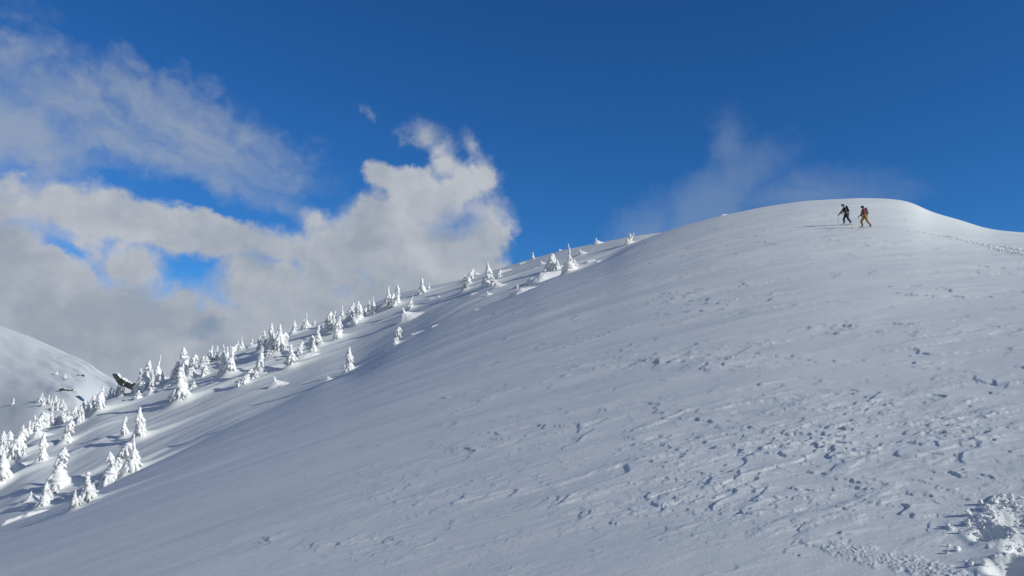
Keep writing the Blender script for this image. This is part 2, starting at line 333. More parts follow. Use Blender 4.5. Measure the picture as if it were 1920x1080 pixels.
# px, base y, height px, kind, label
TREES = [
 (15, 822, 38, 'wide', 'broad flat-topped snowy fir near the left edge, leftmost of the upper rank'),
 (6, 822, 20, 'bush', 'small shaded snowy shrub against the left edge behind the flat-topped fir'),
 (43, 805, 27, 'cone', 'neat pointed snowy cone fir standing just left of the white thicket'),
 (56, 803, 26, 'slim', 'leftmost narrow fir of the white thicket, tilted slightly left'),
 (63, 804, 30, 'cone', 'stout snowy fir second from the left in the white thicket'),
 (70, 803, 31, 'hook', 'round-headed fir in the middle of the white thicket'),
 (78, 800, 29, 'wide', 'widest fir of the white thicket, with a rounded white skirt'),
 (86, 797, 26, 'cone', 'fir at the right end of the white thicket beside the bright bank'),
 (92, 789, 24, 'slim', 'narrow fir above the bright bank, first past the white thicket'),
 (99, 785, 24, 'slim', 'thin upright fir on the bright bank with a dark stem side'),
 (106, 782, 18, 'bush', 'low white bush on the bright bank between thin firs'),
 (113, 780, 20, 'hook', 'small hunched fir near the right end of the bright bank'),
 (121, 784, 18, 'bush', 'shaded low bush where the bright bank ends'),
 (130, 783, 21, 'bent', 'small leaning fir just right of the bright bank'),
 (138, 778, 20, 'cone', 'small white cone fir between the bright bank and the knot of firs'),
 (74, 821, 18, 'nub', 'lone white pyramid of snow in front of the white thicket'),
 (2, 862, 42, 'cone', 'snowy fir cut off by the left edge in the middle rank'),
 (14, 862, 34, 'slim', 'slanting narrow fir left of the big drooping fir in the middle rank'),
 (26, 869, 48, 'hook', 'big drooping fir with a rounded head, largest of the middle left rank'),
 (12, 870, 16, 'bush', 'low snowy clump at the foot of the big drooping fir'),
 (44, 860, 19, 'slim', 'small ghostly fir right behind the squat snow pyramid'),
 (39, 877, 15, 'nub', 'squat snow pyramid at the right foot of the big drooping fir'),
 (76, 872, 46, 'slim', 'tall twisted fir with a bright ridge of snow running up to its right'),
 (0, 916, 52, 'cone', 'half-seen snowy fir at the left edge, lowest of the edge firs'),
 (122, 832, 34, 'hook', 'hunched fir with a dark triangular shadow on its left'),
 (112, 916, 58, 'wide', 'wide pointed fir with a knobby spire above the two lowest groups'),
 (82, 950, 36, 'cone', 'stubby snow-plastered fir trailing lumps down to the left'),
 (101, 926, 15, 'bush', 'arched snowy shrub between the stubby fir and the wide pointed fir'),
 (61, 938, 15, 'nub', 'small snow wedge standing alone left of the stubby fir'),
 (58, 966, 8, 'mound', 'tiny snow lump at the lower end of the stubby fir trail'),
 (17, 980, 8, 'mound', 'low elongated snow lump nearest the bottom left corner'),
 (165, 945, 48, 'pillar', 'blocky snow-sheathed fir with a knob top, lowest fir of all'),
 (151, 948, 28, 'slim', 'short fir leaning on the left flank of the blocky fir'),
 (139, 957, 32, 'cone', 'small slanting fir at the left end of the lowest group'),
 (234, 820, 32, 'slim', 'small narrow fir casting a blunt shadow left of the double-stemmed fir'),
 (262, 825, 49, 'slim', 'taller spired stem of the double-stemmed fir above the bent fir'),
 (253, 826, 30, 'cone', 'shorter left stem of the double-stemmed fir above the bent fir'),
 (221, 886, 48, 'bent', 'large fir bent over to the right like a hooded figure'),
 (204, 913, 50, 'cone', 'lumpy fir standing directly below the hooded bent fir'),
 (245, 892, 58, 'spindle', 'fir with a thin ragged spire above a snow skirt, right of the hooded fir'),
 (278, 769, 5, 'mound', 'small flat snow lump on open slope above the double-stemmed fir'),
 (150, 777, 21, 'cone', 'short fir at the left end of the knot of firs below the rocks'),
 (158, 780, 26, 'slim', 'second fir from the left in the knot of firs below the rocks'),
 (166, 777, 27, 'hook', 'round-topped fir inside the knot of firs below the rocks'),
 (173, 779, 25, 'cone', 'fir pressed against the tall right end of the knot below the rocks'),
 (187, 775, 40, 'cone', 'tallest fir of the knot below the rocks, at its right end'),
 (146, 797, 21, 'slim', 'small fir standing forward of the knot of firs with a sloping snow foot'),
 (155, 792, 17, 'cone', 'little cone fir beside the forward small fir of the knot'),
 (196, 748, 13, 'bush', 'tiny snowy bush on the ridge just behind the tallest knot fir'),
 (206, 748, 19, 'cone', 'small pointed fir alone on the ridge left of the outcrop'),
 (219, 743, 20, 'slim', 'slender white fir on the ridge below the left end of the outcrop'),
 (225, 743, 17, 'cone', 'short white fir between the slender fir and the dark bare fir'),
 (229, 744, 20, 'dark', 'dark blue-green fir with hardly any snow below the outcrop'),
 (254, 733, 17, 'slim', 'low fir touching the right tip of the dark outcrop'),
 (261, 734, 34, 'slim', 'left one of the pair of tall firs right of the outcrop'),
 (271, 733, 46, 'cone', 'taller right one of the pair of firs right of the outcrop'),
 (259, 748, 15, 'bush', 'spreading snowy bush below the pair of tall firs'),
 (283, 732, 32, 'slim', 'straight fir next to the right of the tall pair'),
 (296, 722, 44, 'spindle', 'fir with a curved whip-like tip on the ridge'),
 (304, 723, 24, 'cone', 'square-shouldered fir leaning on the whip-tipped fir'),
 (286, 739, 13, 'nub', 'small snow wedge with a sprig below the straight fir'),
 (313, 713, 7, 'mound', 'oval snow lump on the ridge left of the hooked small fir'),
 (324, 718, 33, 'hook', 'hooked fir with a shadowed belly left of the tall clump'),
 (344, 712, 49, 'cone', 'tallest spire of the clump behind the pillar fir'),
 (356, 711, 38, 'hook', 'fir with its head curled to the right behind the pillar fir'),
 (340, 718, 30, 'slim', 'lower fir of the clump squeezed behind the top of the pillar fir'),
 (339, 757, 54, 'pillar', 'tall pillar-shaped fir with a long shadow to its left'),
 (318, 724, 7, 'mound', 'tilted snow slab under the hooked fir'),
 (300, 761, 5, 'mound', 'flat snow lump in the shadow of the pillar fir, the left one'),
 (316, 763, 7, 'mound', 'upright snow lump at the left foot of the pillar fir'),
 (363, 727, 13, 'bush', 'small isolated bush right of the pillar fir'),
 (377, 691, 20, 'hook', 'small round-backed fir at the left end of the ridge row'),
 (386, 686, 17, 'bush', 'low shrub between the round-backed fir and the sharp white cone'),
 (394, 682, 29, 'cone', 'sharply pointed white cone fir in the ridge row'),
 (406, 677, 25, 'slim', 'narrow fir right after the sharp white cone in the ridge row'),
 (412, 675, 17, 'hook', 'curled low fir in the middle of the ridge row'),
 (418, 674, 24, 'slim', 'thin-tipped fir rising in the ridge row above the twin firs'),
 (425, 672, 20, 'cone', 'dim fir just behind the right shoulder of the ridge row'),
 (384, 704, 19, 'bush', 'drooping snowy bush with a pale drift below the ridge row'),
 (418, 707, 42, 'cone', 'left of the twin firs standing below the ridge row'),
 (429, 706, 46, 'pillar', 'right of the twin firs below the ridge row, with a straight right side'),
 (411, 704, 14, 'slim', 'little fir at the left foot of the twin firs'),
 (437, 665, 17, 'hook', 'small hunched fir beside the knob-headed fir'),
 (443, 662, 15, 'cone', 'short fir leaning against the knob-headed fir'),
 (451, 659, 24, 'spindle', 'knob-headed fir at the right end of the ridge row'),
 (471, 652, 16, 'cone', 'small shaded fir alone on the skyline right of the ridge row'),
 (479, 650, 9, 'mound', 'round snow boulder beside the small skyline fir'),
 (486, 660, 26, 'slim', 'fir at the left side of the big central clump'),
 (448, 676, 7, 'nub', 'snow nub with a long bright tail in the bays of shadow'),
 (458, 721, 28, 'bent', 'stooping fir with a heavy overhanging head'),
 (449, 724, 17, 'bush', 'lower left shoulder bush of the stooping fir'),
 (497, 668, 24, 'hook', 'front left fir in the big central clump'),
 (504, 665, 50, 'slim', 'tall left spire of the big central clump'),
 (511, 668, 40, 'slim', 'middle stem between the two spires of the big central clump'),
 (518, 669, 53, 'cone', 'tall right spire of the big central clump, broadest of it'),
 (528, 661, 32, 'slim', 'fir on the right flank of the big central clump'),
 (536, 657, 28, 'wide', 'outermost right fir of the big central clump with spreading arms'),
 (489, 701, 42, 'cone', 'solid fir below the big central clump with a trailing shadow'),
 (478, 710, 15, 'bush', 'small snowy bush at the lower left of the solid fir'),
 (545, 690, 37, 'pillar', 'stocky fir on a white mound right of the solid fir'),
 (549, 628, 25, 'cone', 'lone skyline fir above the big central clump'),
 (559, 621, 5, 'mound', 'small snow lump on the skyline right of the lone skyline fir'),
 (519, 724, 19, 'nub', 'snow mound with a crooked sprig and a pointed tail'),
 (531, 722, 5, 'mound', 'tiny snow crumb-like mound right of the crooked sprig'),
 (574, 619, 28, 'umbrella', 'spiked fir on a broad snowy umbrella at the skyline'),
 (589, 613, 12, 'bush', 'rounded snowy shrub right of the umbrella-shaped skyline fir'),
 (561, 665, 22, 'hook', 'small shaded fir in a hollow behind the stocky fir'),
 (579, 657, 26, 'hook', 'fir curled like a question mark left of the open group'),
 (588, 663, 26, 'wide', 'bulky middle fir of the open group on a snow bank'),
 (598, 653, 37, 'slim', 'tall right fir of the open group on a snow bank'),
 (572, 671, 13, 'mound', 'smooth white bank at the lower left of the open group'),
 (611, 624, 35, 'hook', 'left fir of the dense trio with an arched head'),
 (624, 623, 36, 'cone', 'middle fir of the dense trio with a full white body'),
 (606, 623, 17, 'slim', 'small fir at the left foot of the dense trio'),
 (635, 638, 40, 'cone', 'right fir of the dense trio, standing lower on a snow foot'),
 (632, 612, 16, 'bush', 'small snowy knob behind the right fir of the dense trio'),
 (641, 598, 23, 'slim', 'skyline fir right of the dense trio, the narrower of two'),
 (656, 598, 27, 'hook', 'skyline fir right of the dense trio, the round-headed one of two'),
 (671, 610, 40, 'cone', 'shaggy fir with parallel hanging strands at the start of the long bright ridge'),
 (664, 614, 20, 'slim', 'small companion fir left of the shaggy fir'),
 (686, 592, 16, 'bush', 'wide snow-buried bush between the shaggy fir and the skirted fir'),
 (698, 585, 26, 'spindle', 'fir with a snow skirt and slim top on the ridge'),
 (705, 586, 14, 'bush', 'round shrub joined to the right of the skirted fir'),
 (718, 579, 17, 'mound', 'shaded blue snow hump left of the twin-spired firs'),
 (728, 578, 36, 'spindle', 'left of the two facing firs on the ridge, leaning inward'),
 (743, 577, 38, 'cone', 'right of the two facing firs on the ridge'),
 (653, 702, 45, 'cone', 'solitary shapely fir on the near crest, right of the crooked mound'),
 (645, 698, 15, 'slim', 'small shoot at the left side of the solitary near-crest fir'),
 (617, 713, 11, 'nub', 'smooth snow wedge with a long thin tail left of the solitary fir'),
 (740, 650, 34, 'hook', 'muffin-headed fir on the near crest'),
 (732, 652, 8, 'mound', 'snow lump at the left foot of the muffin-headed fir'),
 (776, 630, 9, 'mound', 'first snow hump up the near crest from the muffin-headed fir'),
 (813, 612, 5, 'mound', 'second snow hump up the near crest from the muffin-headed fir'),
 (771, 580, 24, 'spindle', 'upper half-buried fir with a flowing white tail'),
 (764, 600, 24, 'nub', 'lower half-buried fir with a thin shadow streak left'),
 (791, 552, 28, 'cone', 'skyline fir with a dark left edge, left of its small companion'),
 (803, 545, 14, 'slim', 'small companion of the dark-edged skyline fir'),
 (823, 557, 6, 'nub', 'small snow nub in the long shadow band'),
 (808, 560, 4, 'mound', 'faint snow ripple left of the nub in the shadow band'),
 (882, 525, 20, 'hook', 'upper fir of the leaning pair on the skyline'),
 (893, 516, 10, 'nub', 'small curled snow horn on the skyline right of the leaning pair'),
 (871, 546, 28, 'dark', 'lower fir of the leaning pair, grey on its shaded side'),
 (914, 538, 42, 'cone', 'large full fir with a dark left side near the middle of the ridge'),
 (907, 537, 20, 'slim', 'shaded small fir hugging the left of the large full fir'),
 (935, 520, 15, 'hook', 'small hooked fir before a white wedge, right of the large full fir'),
 (943, 512, 7, 'mound', 'flat white wedge behind the small hooked fir'),
 (934, 538, 13, 'nub', 'bright snow buttress at the right foot of the large full fir'),
 (916, 553, 10, 'nub', 'nipple-shaped snow mound below the large full fir'),
 (886, 553, 5, 'mound', 'small white ripple left of the nipple-shaped mound'),
 (977, 495, 4, 'mound', 'snow ripple on the skyline left of the stump'),
 (999, 487, 13, 'pillar', 'white stump-like fir cut against the blue sky'),
 (1017, 496, 9, 'nub', 'pointed snow mound just left of the mushroom-headed fir'),
 (1004, 503, 4, 'mound', 'flat snow ripple below the pointed mound'),
 (1035, 506, 30, 'umbrella2', 'mushroom-headed fir heaped with snow on a big white mound'),
 (1022, 524, 20, 'mound', 'big smooth snow mound under the mushroom-headed fir'),
 (1000, 527, 11, 'mound', 'fluted snow wall trailing left of the big smooth mound'),
 (1068, 512, 48, 'umbrella', 'fir with a bare twisted top over a draped snow skirt'),
 (1050, 471, 5, 'nub', 'small snow mound on the skyline left of the bare-topped fir'),
 (1090, 478, 12, 'nub', 'snow mound with a round nub right of the bare-topped fir'),
 (1120, 458, 13, 'nub', 'tapered snow point near the skyline, second from the right'),
 (1182, 457, 19, 'fork', 'forked snowy bush highest on the ridge'),
 (1104, 491, 5, 'mound', 'snow ledge right of the bare-topped fir, upper'),
 (1121, 492, 4, 'mound', 'small snow chunk at the right end of the ragged ledge'),
 (1097, 499, 8, 'mound', 'ragged bright ledge of snow right of the bare-topped fir, lower'),
 (969, 546, 14, 'slim', 'slim white finger of a fir at the edge of the crest'),
 (980, 548, 13, 'mound', 'domed snow mound right of the slim white finger'),
 (893, 582, 4, 'mound', 'low snow hump on the crest halfway to the slim white finger'),
 (1356, 404, 4, 'mound', 'tiny white bump on the skyline left of the skiers'),
]

# companions that fill the clusters
TREES += [
 (33, 818, 20, 'slim', 'thin snowy fir just right of the flat-topped fir near the left edge'),
 (50, 806, 17, 'slim', 'short thin fir between the neat cone fir and the white thicket'),
 (60, 796, 22, 'slim', 'fir tip rising behind the left half of the white thicket'),
 (74, 793, 22, 'cone', 'fir tip rising behind the middle of the white thicket'),
 (82, 806, 18, 'bush', 'low snowy shrub at the front of the white thicket'),
 (96, 796, 15, 'bush', 'rounded snow shrub on the lower side of the bright bank'),
 (117, 774, 17, 'slim', 'small upright fir behind the end of the bright bank'),
 (126, 777, 18, 'hook', 'small round-headed fir behind the leaning one by the bright bank'),
 (144, 772, 20, 'slim', 'thin fir in the gap left of the knot of firs below the rocks'),
 (162, 768, 20, 'slim', 'fir tip behind the middle of the knot of firs below the rocks'),
 (180, 772, 26, 'slim', 'narrow fir leaning on the tallest fir of the knot'),
 (178, 762, 16, 'bush', 'snowy bush behind the right end of the knot of firs'),
 (34, 846, 26, 'slim', 'narrow fir behind the right shoulder of the big drooping fir'),
 (8, 846, 24, 'cone', 'small fir behind the slanting narrow fir at the left edge'),
 (107, 908, 30, 'slim', 'short stem on the left side of the wide pointed fir'),
 (119, 912, 26, 'bush', 'rounded snowy skirt bush on the right side of the wide pointed fir'),
 (90, 942, 20, 'bush', 'snowy bush leaning on the right of the stubby fir'),
 (172, 938, 26, 'bush', 'bulging snow shrub at the right side of the lowest blocky fir'),
 (146, 954, 22, 'bush', 'snowy bush between the two left stems of the lowest group'),
 (211, 900, 34, 'hook', 'lumpy fir wedged between the hooded fir and the one below it'),
 (268, 820, 24, 'slim', 'small stem at the right foot of the double-stemmed fir'),
 (251, 884, 22, 'bush', 'snow shrub at the right foot of the ragged-spired fir'),
 (212, 741, 14, 'slim', 'tiny slim fir between the pointed and the slender ridge firs'),
 (265, 727, 26, 'slim', 'thin fir between the pair of tall firs right of the outcrop'),
 (277, 728, 26, 'cone', 'small fir filling the gap right of the tall pair'),
 (291, 722, 26, 'slim', 'thin fir left of the whip-tipped fir'),
 (331, 712, 22, 'slim', 'small dim fir between the hooked fir and the clump behind the pillar'),
 (350, 706, 32, 'slim', 'stem between the tallest spire and the curled head behind the pillar'),
 (334, 748, 28, 'bush', 'snowy shoulder bush on the left flank of the pillar fir'),
 (345, 750, 30, 'slim', 'thin stem on the right flank of the pillar fir'),
 (390, 680, 20, 'slim', 'slim fir close to the left of the sharp white cone'),
 (400, 678, 18, 'bush', 'snowy bush at the right foot of the sharp white cone'),
 (432, 668, 17, 'slim', 'thin fir behind the top of the twin firs'),
 (424, 700, 34, 'slim', 'narrow stem between the twin firs'),
 (446, 659, 18, 'slim', 'thin fir touching the left of the knob-headed fir'),
 (493, 660, 34, 'slim', 'narrow fir left of the tall spires in the big central clump'),
 (514, 656, 36, 'hook', 'fir behind the two spires of the big central clump'),
 (524, 664, 36, 'hook', 'round-headed fir right of the broad spire in the big central clump'),
 (531, 652, 22, 'slim', 'thin fir behind the right flank of the big central clump'),
 (506, 672, 24, 'bush', 'snow shrub at the front foot of the big central clump'),
 (486, 692, 28, 'slim', 'thin stem on the left of the solid fir below the central clump'),
 (541, 684, 22, 'slim', 'small stem on the left of the stocky fir'),
 (568, 617, 17, 'slim', 'thin fir at the left of the umbrella-shaped skyline fir'),
 (592, 655, 26, 'slim', 'thin fir between the bulky and the tall fir of the open group'),
 (618, 622, 28, 'slim', 'thin fir between the left and middle firs of the dense trio'),
 (629, 626, 26, 'hook', 'small fir between the middle and right firs of the dense trio'),
 (676, 604, 30, 'slim', 'thin fir behind the right of the shaggy fir'),
 (681, 596, 18, 'bush', 'snow bush between the shaggy fir and the wide buried bush'),
 (692, 586, 20, 'slim', 'thin fir left of the skirted fir on the ridge'),
 (736, 575, 24, 'bush', 'snowy bush filling the dip between the two facing firs'),
 (748, 573, 20, 'slim', 'small stem at the right foot of the right facing fir'),
 (658, 698, 28, 'slim', 'thin stem on the right flank of the solitary near-crest fir'),
 (786, 553, 16, 'slim', 'small stem at the left foot of the dark-edged skyline fir'),
 (876, 536, 24, 'hook', 'middle fir between the leaning pair on the skyline'),
 (920, 533, 28, 'slim', 'thin stem at the right flank of the large full fir'),
 (924, 536, 16, 'bush', 'snowy skirt bush right below the large full fir'),
 (1028, 508, 20, 'bush', 'snow-loaded shrub at the left of the mushroom-headed fir'),
 (1044, 505, 18, 'bush', 'snow-loaded shrub at the right of the mushroom-headed fir'),
 (1062, 510, 22, 'bush', 'draped snow bush at the left foot of the bare-topped fir'),
 (1075, 509, 22, 'bush', 'draped snow bush at the right foot of the bare-topped fir'),
 (1177, 459, 12, 'bush', 'small snowy bush at the left foot of the forked bush'),
]
# trees on the far knoll
FAR = [
 (24, 758, 9, 'cone', 'tiny lone fir on the far knoll with a bright streak beside it'),
 (70, 755, 11, 'dark', 'tiny dark fir at the left end of the far knoll thicket'),
 (76, 753, 12, 'cone', 'tiny pale fir second from the left in the far knoll thicket'),
 (80, 762, 13, 'slim', 'tiny fir low in the left half of the far knoll thicket'),
 (90, 756, 12, 'cone', 'tiny white fir in the middle of the far knoll thicket'),
 (96, 758, 11, 'slim', 'tiny slim fir right of the middle of the far knoll thicket'),
 (104, 753, 9, 'bush', 'tiny bush high in the right half of the far knoll thicket'),
 (110, 758, 9, 'cone', 'tiny fir toward the right of the far knoll thicket'),
 (117, 760, 9, 'bush', 'tiny rounded bush at the right end of the far knoll thicket'),
 (98, 770, 10, 'slim', 'tiny fir below the far knoll thicket, above the bright bank'),
 (108, 768, 11, 'cone', 'tiny cone fir below the right end of the far knoll thicket'),
 (121, 768, 9, 'bush', 'tiny bush below the far knoll rocks'),
 (106, 702, 5, 'bush', 'tiny white tuft left of the upper rock on the far knoll'),
 (122, 708, 5, 'bush', 'tiny white tuft beside the small dark stone on the far knoll'),
]
# ------------------------------------------------------------------ materials
def new_mat(name):
    m = bpy.data.materials.new(name); m.use_nodes = True
    nt = m.node_tree; bs = nt.nodes['Principled BSDF']; return m, NB(nt), bs
def pos(B):
    return B.n.new('ShaderNodeNewGeometry').outputs['Position']
def bump(B, bs, h, dist, strength=1.0, prev=None):
    b = B.n.new('ShaderNodeBump'); b.inputs['Distance'].default_value = dist; b.inputs['Strength'].default_value = strength
    B.put(b.inputs['Height'], h)
    if prev is not None: B.put(b.inputs['Normal'], prev)
    B.put(bs.inputs['Normal'], b.outputs[0]); return b.outputs[0]

def mat_snow_ground():
    m, B, bs = new_mat('wind_packed_snow'); P = pos(B)
    n = B.noise(B.mapping(P, rot=(0, 0, -0.38), scale=(0.25, 1, 1)), 1.1, 6, 0.6)
    B.put(bs.inputs['Base Color'], B.mix(B.ramp(n, 0.3, 0.7), (0.785, 0.812, 0.79), (0.84, 0.858, 0.832)))
    bs.inputs['Roughness'].default_value = 0.62; bs.inputs['Specular IOR Level'].default_value = 0.25
    a = B.noise(B.mapping(P, rot=(0, 0, -0.38), scale=(0.35, 1, 1)), 7.0, 5, 0.65)
    n1 = bump(B, bs, a, 0.018, 0.6)
    b = B.noise(P, 60.0, 4, 0.7)
    bump(B, bs, b, 0.0035, 0.7, n1)
    return m
def mat_snow_tree():
    m, B, bs = new_mat('rime_and_snow'); tc = B.n.new('ShaderNodeTexCoord').outputs['Object']
    n = B.noise(tc, 5.0, 4, 0.6)
    B.put(bs.inputs['Base Color'], B.mix(B.ramp(n, 0.3, 0.7), (0.88, 0.885, 0.885), (0.92, 0.92, 0.915)))
    bs.inputs['Roughness'].default_value = 0.7; bs.inputs['Specular IOR Level'].default_value = 0.2
    bump(B, bs, B.noise(tc, 16.0, 5, 0.65), 0.05, 0.8)
    return m
def mat_clod():
    m, B, bs = new_mat('broken_snow'); tc = pos(B)
    bs.inputs['Base Color'].default_value = (0.87, 0.875, 0.88, 1); bs.inputs['Roughness'].default_value = 0.7
    bs.inputs['Specular IOR Level'].default_value = 0.2
    bump(B, bs, B.noise(tc, 90.0, 5, 0.7), 0.006, 0.9)
    return m
def mat_needles():
    m, B, bs = new_mat('fir_needles'); tc = B.n.new('ShaderNodeTexCoord').outputs['Object']
    n = B.noise(tc, 8.0, 4, 0.6)
    B.put(bs.inputs['Base Color'], B.mix(B.ramp(n, 0.36, 0.58), (0.05, 0.07, 0.06), (0.42, 0.46, 0.46)))
    bs.inputs['Roughness'].default_value = 0.85; return m
def mat_rock():
    m, B, bs = new_mat('dark_rock'); tc = pos(B)
    n = B.noise(tc, 0.9, 7, 0.68)
    B.put(bs.inputs['Base Color'], B.mix(B.ramp(n, 0.35, 0.7), (0.018, 0.019, 0.02), (0.085, 0.083, 0.08)))
    bs.inputs['Roughness'].default_value = 0.85
    bump(B, bs, B.noise(tc, 2.6, 6, 0.7), 0.25, 1.0); return m
def mat_plain(name, col, rough=0.75, var=0.25, scale=14.0, bumpd=0.004):
    m, B, bs = new_mat(name); tc = B.n.new('ShaderNodeTexCoord').outputs['Object']
    n = B.noise(tc, scale, 5, 0.6)
    B.put(bs.inputs['Base Color'], B.mix(n, tuple(c * (1 - var) for c in col), tuple(min(1, c * (1 + var)) for c in col)))
    bs.inputs['Roughness'].default_value = rough
    bump(B, bs, n, bumpd, 0.6); return m
M_GROUND, M_TREE, M_CLOD, M_NEEDLE, M_ROCK = mat_snow_ground(), mat_snow_tree(), mat_clod(), mat_needles(), mat_rock()
M_BARK = mat_plain('fir_bark', (0.09, 0.065, 0.05), 0.9)

# ------------------------------------------------------------------ object helpers
def mesh_np(name, V, Fq, mat, smooth=True):
    me = bpy.data.meshes.new(name); V = np.asarray(V, np.float32); Fq = np.asarray(Fq, np.int32)
    me.vertices.add(len(V)); me.vertices.foreach_set('co', V.ravel())
    k = Fq.shape[1]
    me.loops.add(Fq.size); me.loops.foreach_set('vertex_index', Fq.ravel())
    me.polygons.add(len(Fq)); me.polygons.foreach_set('loop_start', np.arange(0, Fq.size, k, dtype=np.int32))
    me.polygons.foreach_set('loop_total', np.full(len(Fq), k, np.int32))
    me.polygons.foreach_set('use_smooth', np.full(len(Fq), smooth, bool))
    me.update(calc_edges=True); me.materials.append(mat); return me
def link(name, me, parent=None, loc=None, rot=None):
    o = bpy.data.objects.new(name, me); COL.objects.link(o)
    if parent is not None: o.parent = parent
    if loc is not None: o.location = loc
    if rot is not None: o.rotation_euler = rot
    return o
def tag(o, label, cat, group=None, kind=None):
    if label: o['label'] = label
    if cat: o['category'] = cat
    if group: o['group'] = group
    if kind: o['kind'] = kind
    return o
def empty(name, loc=(0, 0, 0), rz=0.0):
    o = bpy.data.objects.new(name, None); COL.objects.link(o); o.location = loc; o.rotation_euler = (0, 0, rz)
    o.empty_display_size = 0.3; return o
_ico = {}
def ico(sub):
    if sub not in _ico:
        bm = bmesh.new(); bmesh.ops.create_icosphere(bm, subdivisions=sub, radius=1.0)
        _ico[sub] = (np.array([v.co[:] for v in bm.verts]), np.array([[v.index for v in f.verts] for f in bm.faces])); bm.free()
    return _ico[sub]
class Soup:
    """collects triangles of one mesh"""
    def __init__(s): s.V = []; s.F = []; s.n = 0
    def add(s, V, Fa): s.V.append(V); s.F.append(np.asarray(Fa) + s.n); s.n += len(V)
    def ball(s, c, r, rot=None, sub=2, rough=0.0, rng=None):
        V, Fa = ico(sub); V = V.copy()
        if rough and rng is not None:
            ph = rng.rand(3) * 20
            d = fbm(V[:, 0] * 1.7 + ph[0] + V[:, 2], V[:, 1] * 1.7 + ph[1] - V[:, 2] * 0.7, 2, 5)
            V = V * (1 + rough * d[:, None])
        V = V * np.array(r)
        if rot is not None: V = V @ np.array(rot.to_3x3()).T
        s.add(V + np.array(c), Fa)
    def cone(s, a, b, ra, rb, n=6):
        a = np.array(a, float); b = np.array(b, float); d = b - a; d /= max(np.linalg.norm(d), 1e-9)
        u = np.cross(d, [0.3, 0.9, 0.2]); u /= np.linalg.norm(u); w = np.cross(d, u)
        t = np.linspace(0, 2 * np.pi, n, endpoint=False)
        ring = np.cos(t)[:, None] * u + np.sin(t)[:, None] * w
        V = np.vstack([a + ring * ra, b + ring * rb, [a], [b]])
        Fa = []
        for i in range(n):
            j = (i + 1) % n; Fa += [[i, j, n + j], [i, n + j, n + i], [2 * n, j, i], [2 * n + 1, n + i, n + j]]
        s.add(V, Fa)
    def mesh(s, name, mat, smooth=True): return mesh_np(name, np.vstack(s.V), np.vstack(s.F), mat, smooth)

# ------------------------------------------------------------------ where every tree and mound stands
def local_dir(x, y):
    """plan direction of the wind streaks: along the crest on the back slope, up the slope to the right"""
    th = math.atan2(x, y); r = math.hypot(x, y); R = float(eR(th)); RM = float(mR(th)); q = (r - R) / (RM - R)
    t2 = th + 0.02; r2 = float(eR(t2)) + q * (float(mR(t2)) - float(eR(t2)))
    d = Vector((r2 * math.sin(t2) - x, r2 * math.cos(t2) - y)); d.normalize()
    return (d * 0.6 + Vector((0.8, 0.25)) * 0.5).normalized()
SPOTS = []
for (px_, by_, h_, kind_, lab_) in TREES:
    a_, t_ = px_dir(px_, by_)
    far_ = float(t_) > float(eE(a_)) + 0.0015
    x_, y_, r_ = hit(px_, by_, far_)
    SPOTS.append([x_, y_, h_ / F * math.hypot(x_, y_) * 1.0 / math.cos(math.atan(t_)), kind_, lab_, local_dir(x_, y_)])

# ------------------------------------------------------------------ snow slope: one sheet, fine where the picture is
TH_IN = math.radians(35.5)
th_f = np.linspace(-TH_IN, TH_IN, 1080)
th_o = TH_IN + np.cumsum(np.geomspace(0.0013, 0.16, 46)); th_o = TH_IN + (th_o - TH_IN) * (math.pi - TH_IN) / (th_o[-1] - TH_IN)
TH = np.concatenate([-th_o[::-1], th_f, th_o[:-1]])
def radii():
    rs = [0.02, 0.4]; 
    while rs[-1] < 3.0: rs.append(rs[-1] * 1.10)
    while rs[-1] < 30.0:
        r = rs[-1]; rs.append(r * (1 + min(max(0.0017 * r / 4.0, 0.0020), 0.0070)))
    return np.array(rs)
RN = radii(); tn = np.linspace(0, 1, 191)[1:]; tm = np.linspace(0, 1, 201)[1:]
RE = eR(TH)[None, :]; RMc = np.maximum(mR(TH)[None, :], RE + 12)
rn = np.repeat(RN[:, None], len(TH), 1)
r2 = RN[-1] * (RE * 1.01 / RN[-1]) ** (tn[:, None])
r3 = RE * 1.01 + (RMc + 2 - RE * 1.01) * tm[:, None]
r4 = RMc + 2 + np.array([1, 3, 6, 10, 16, 24, 36, 52, 80, 130, 220, 400, 800, 1600, 3500, 8000])[:, None]
RR = np.vstack([rn, r2, r3, r4]).astype(np.float64)
TT = np.repeat(TH[None, :], RR.shape[0], 0)
GX = RR * np.sin(TT); GY = RR * np.cos(TT)
BZ = base_z(TT, RR) + undul(GX, GY)
PX, PY = to_px(GX, GY, BZ)
GZ = BZ.copy()
Q = (RR - RE) / (RMc - RE)
onN = 1 - sstep(Q, -0.05, 0.12)
# streaks that run along the back slope
backm = sstep(Q, 0.05, 0.2) * (1 - sstep(RR, 200, 260))
st = fbm(Q * 15 + TT * 2.0 + 0.35 * perlin(TT * 9, Q * 3, 11), TT * 7.5, 4, 21, 0.6)
GZ += backm * (0.15 * st + 0.03 * np.abs(fbm(Q * 30, TT * 12, 3, 25)))
# gentle ribs and wind ripples on the near slope
wx_, wy_ = 0.93, 0.37
ux = GX * wx_ + GY * wy_; uy = -GX * wy_ + GY * wx_
calm = np.clip(fbm(ux / 11, uy / 5, 3, 31) + 0.35, 0, 1)
GZ += onN * 0.009 * fbm(ux / 2.2, uy / 0.9, 4, 41) * (0.35 + calm)
GZ += onN * 0.03 * fbm(ux / 6.0, uy / 2.6, 3, 43)

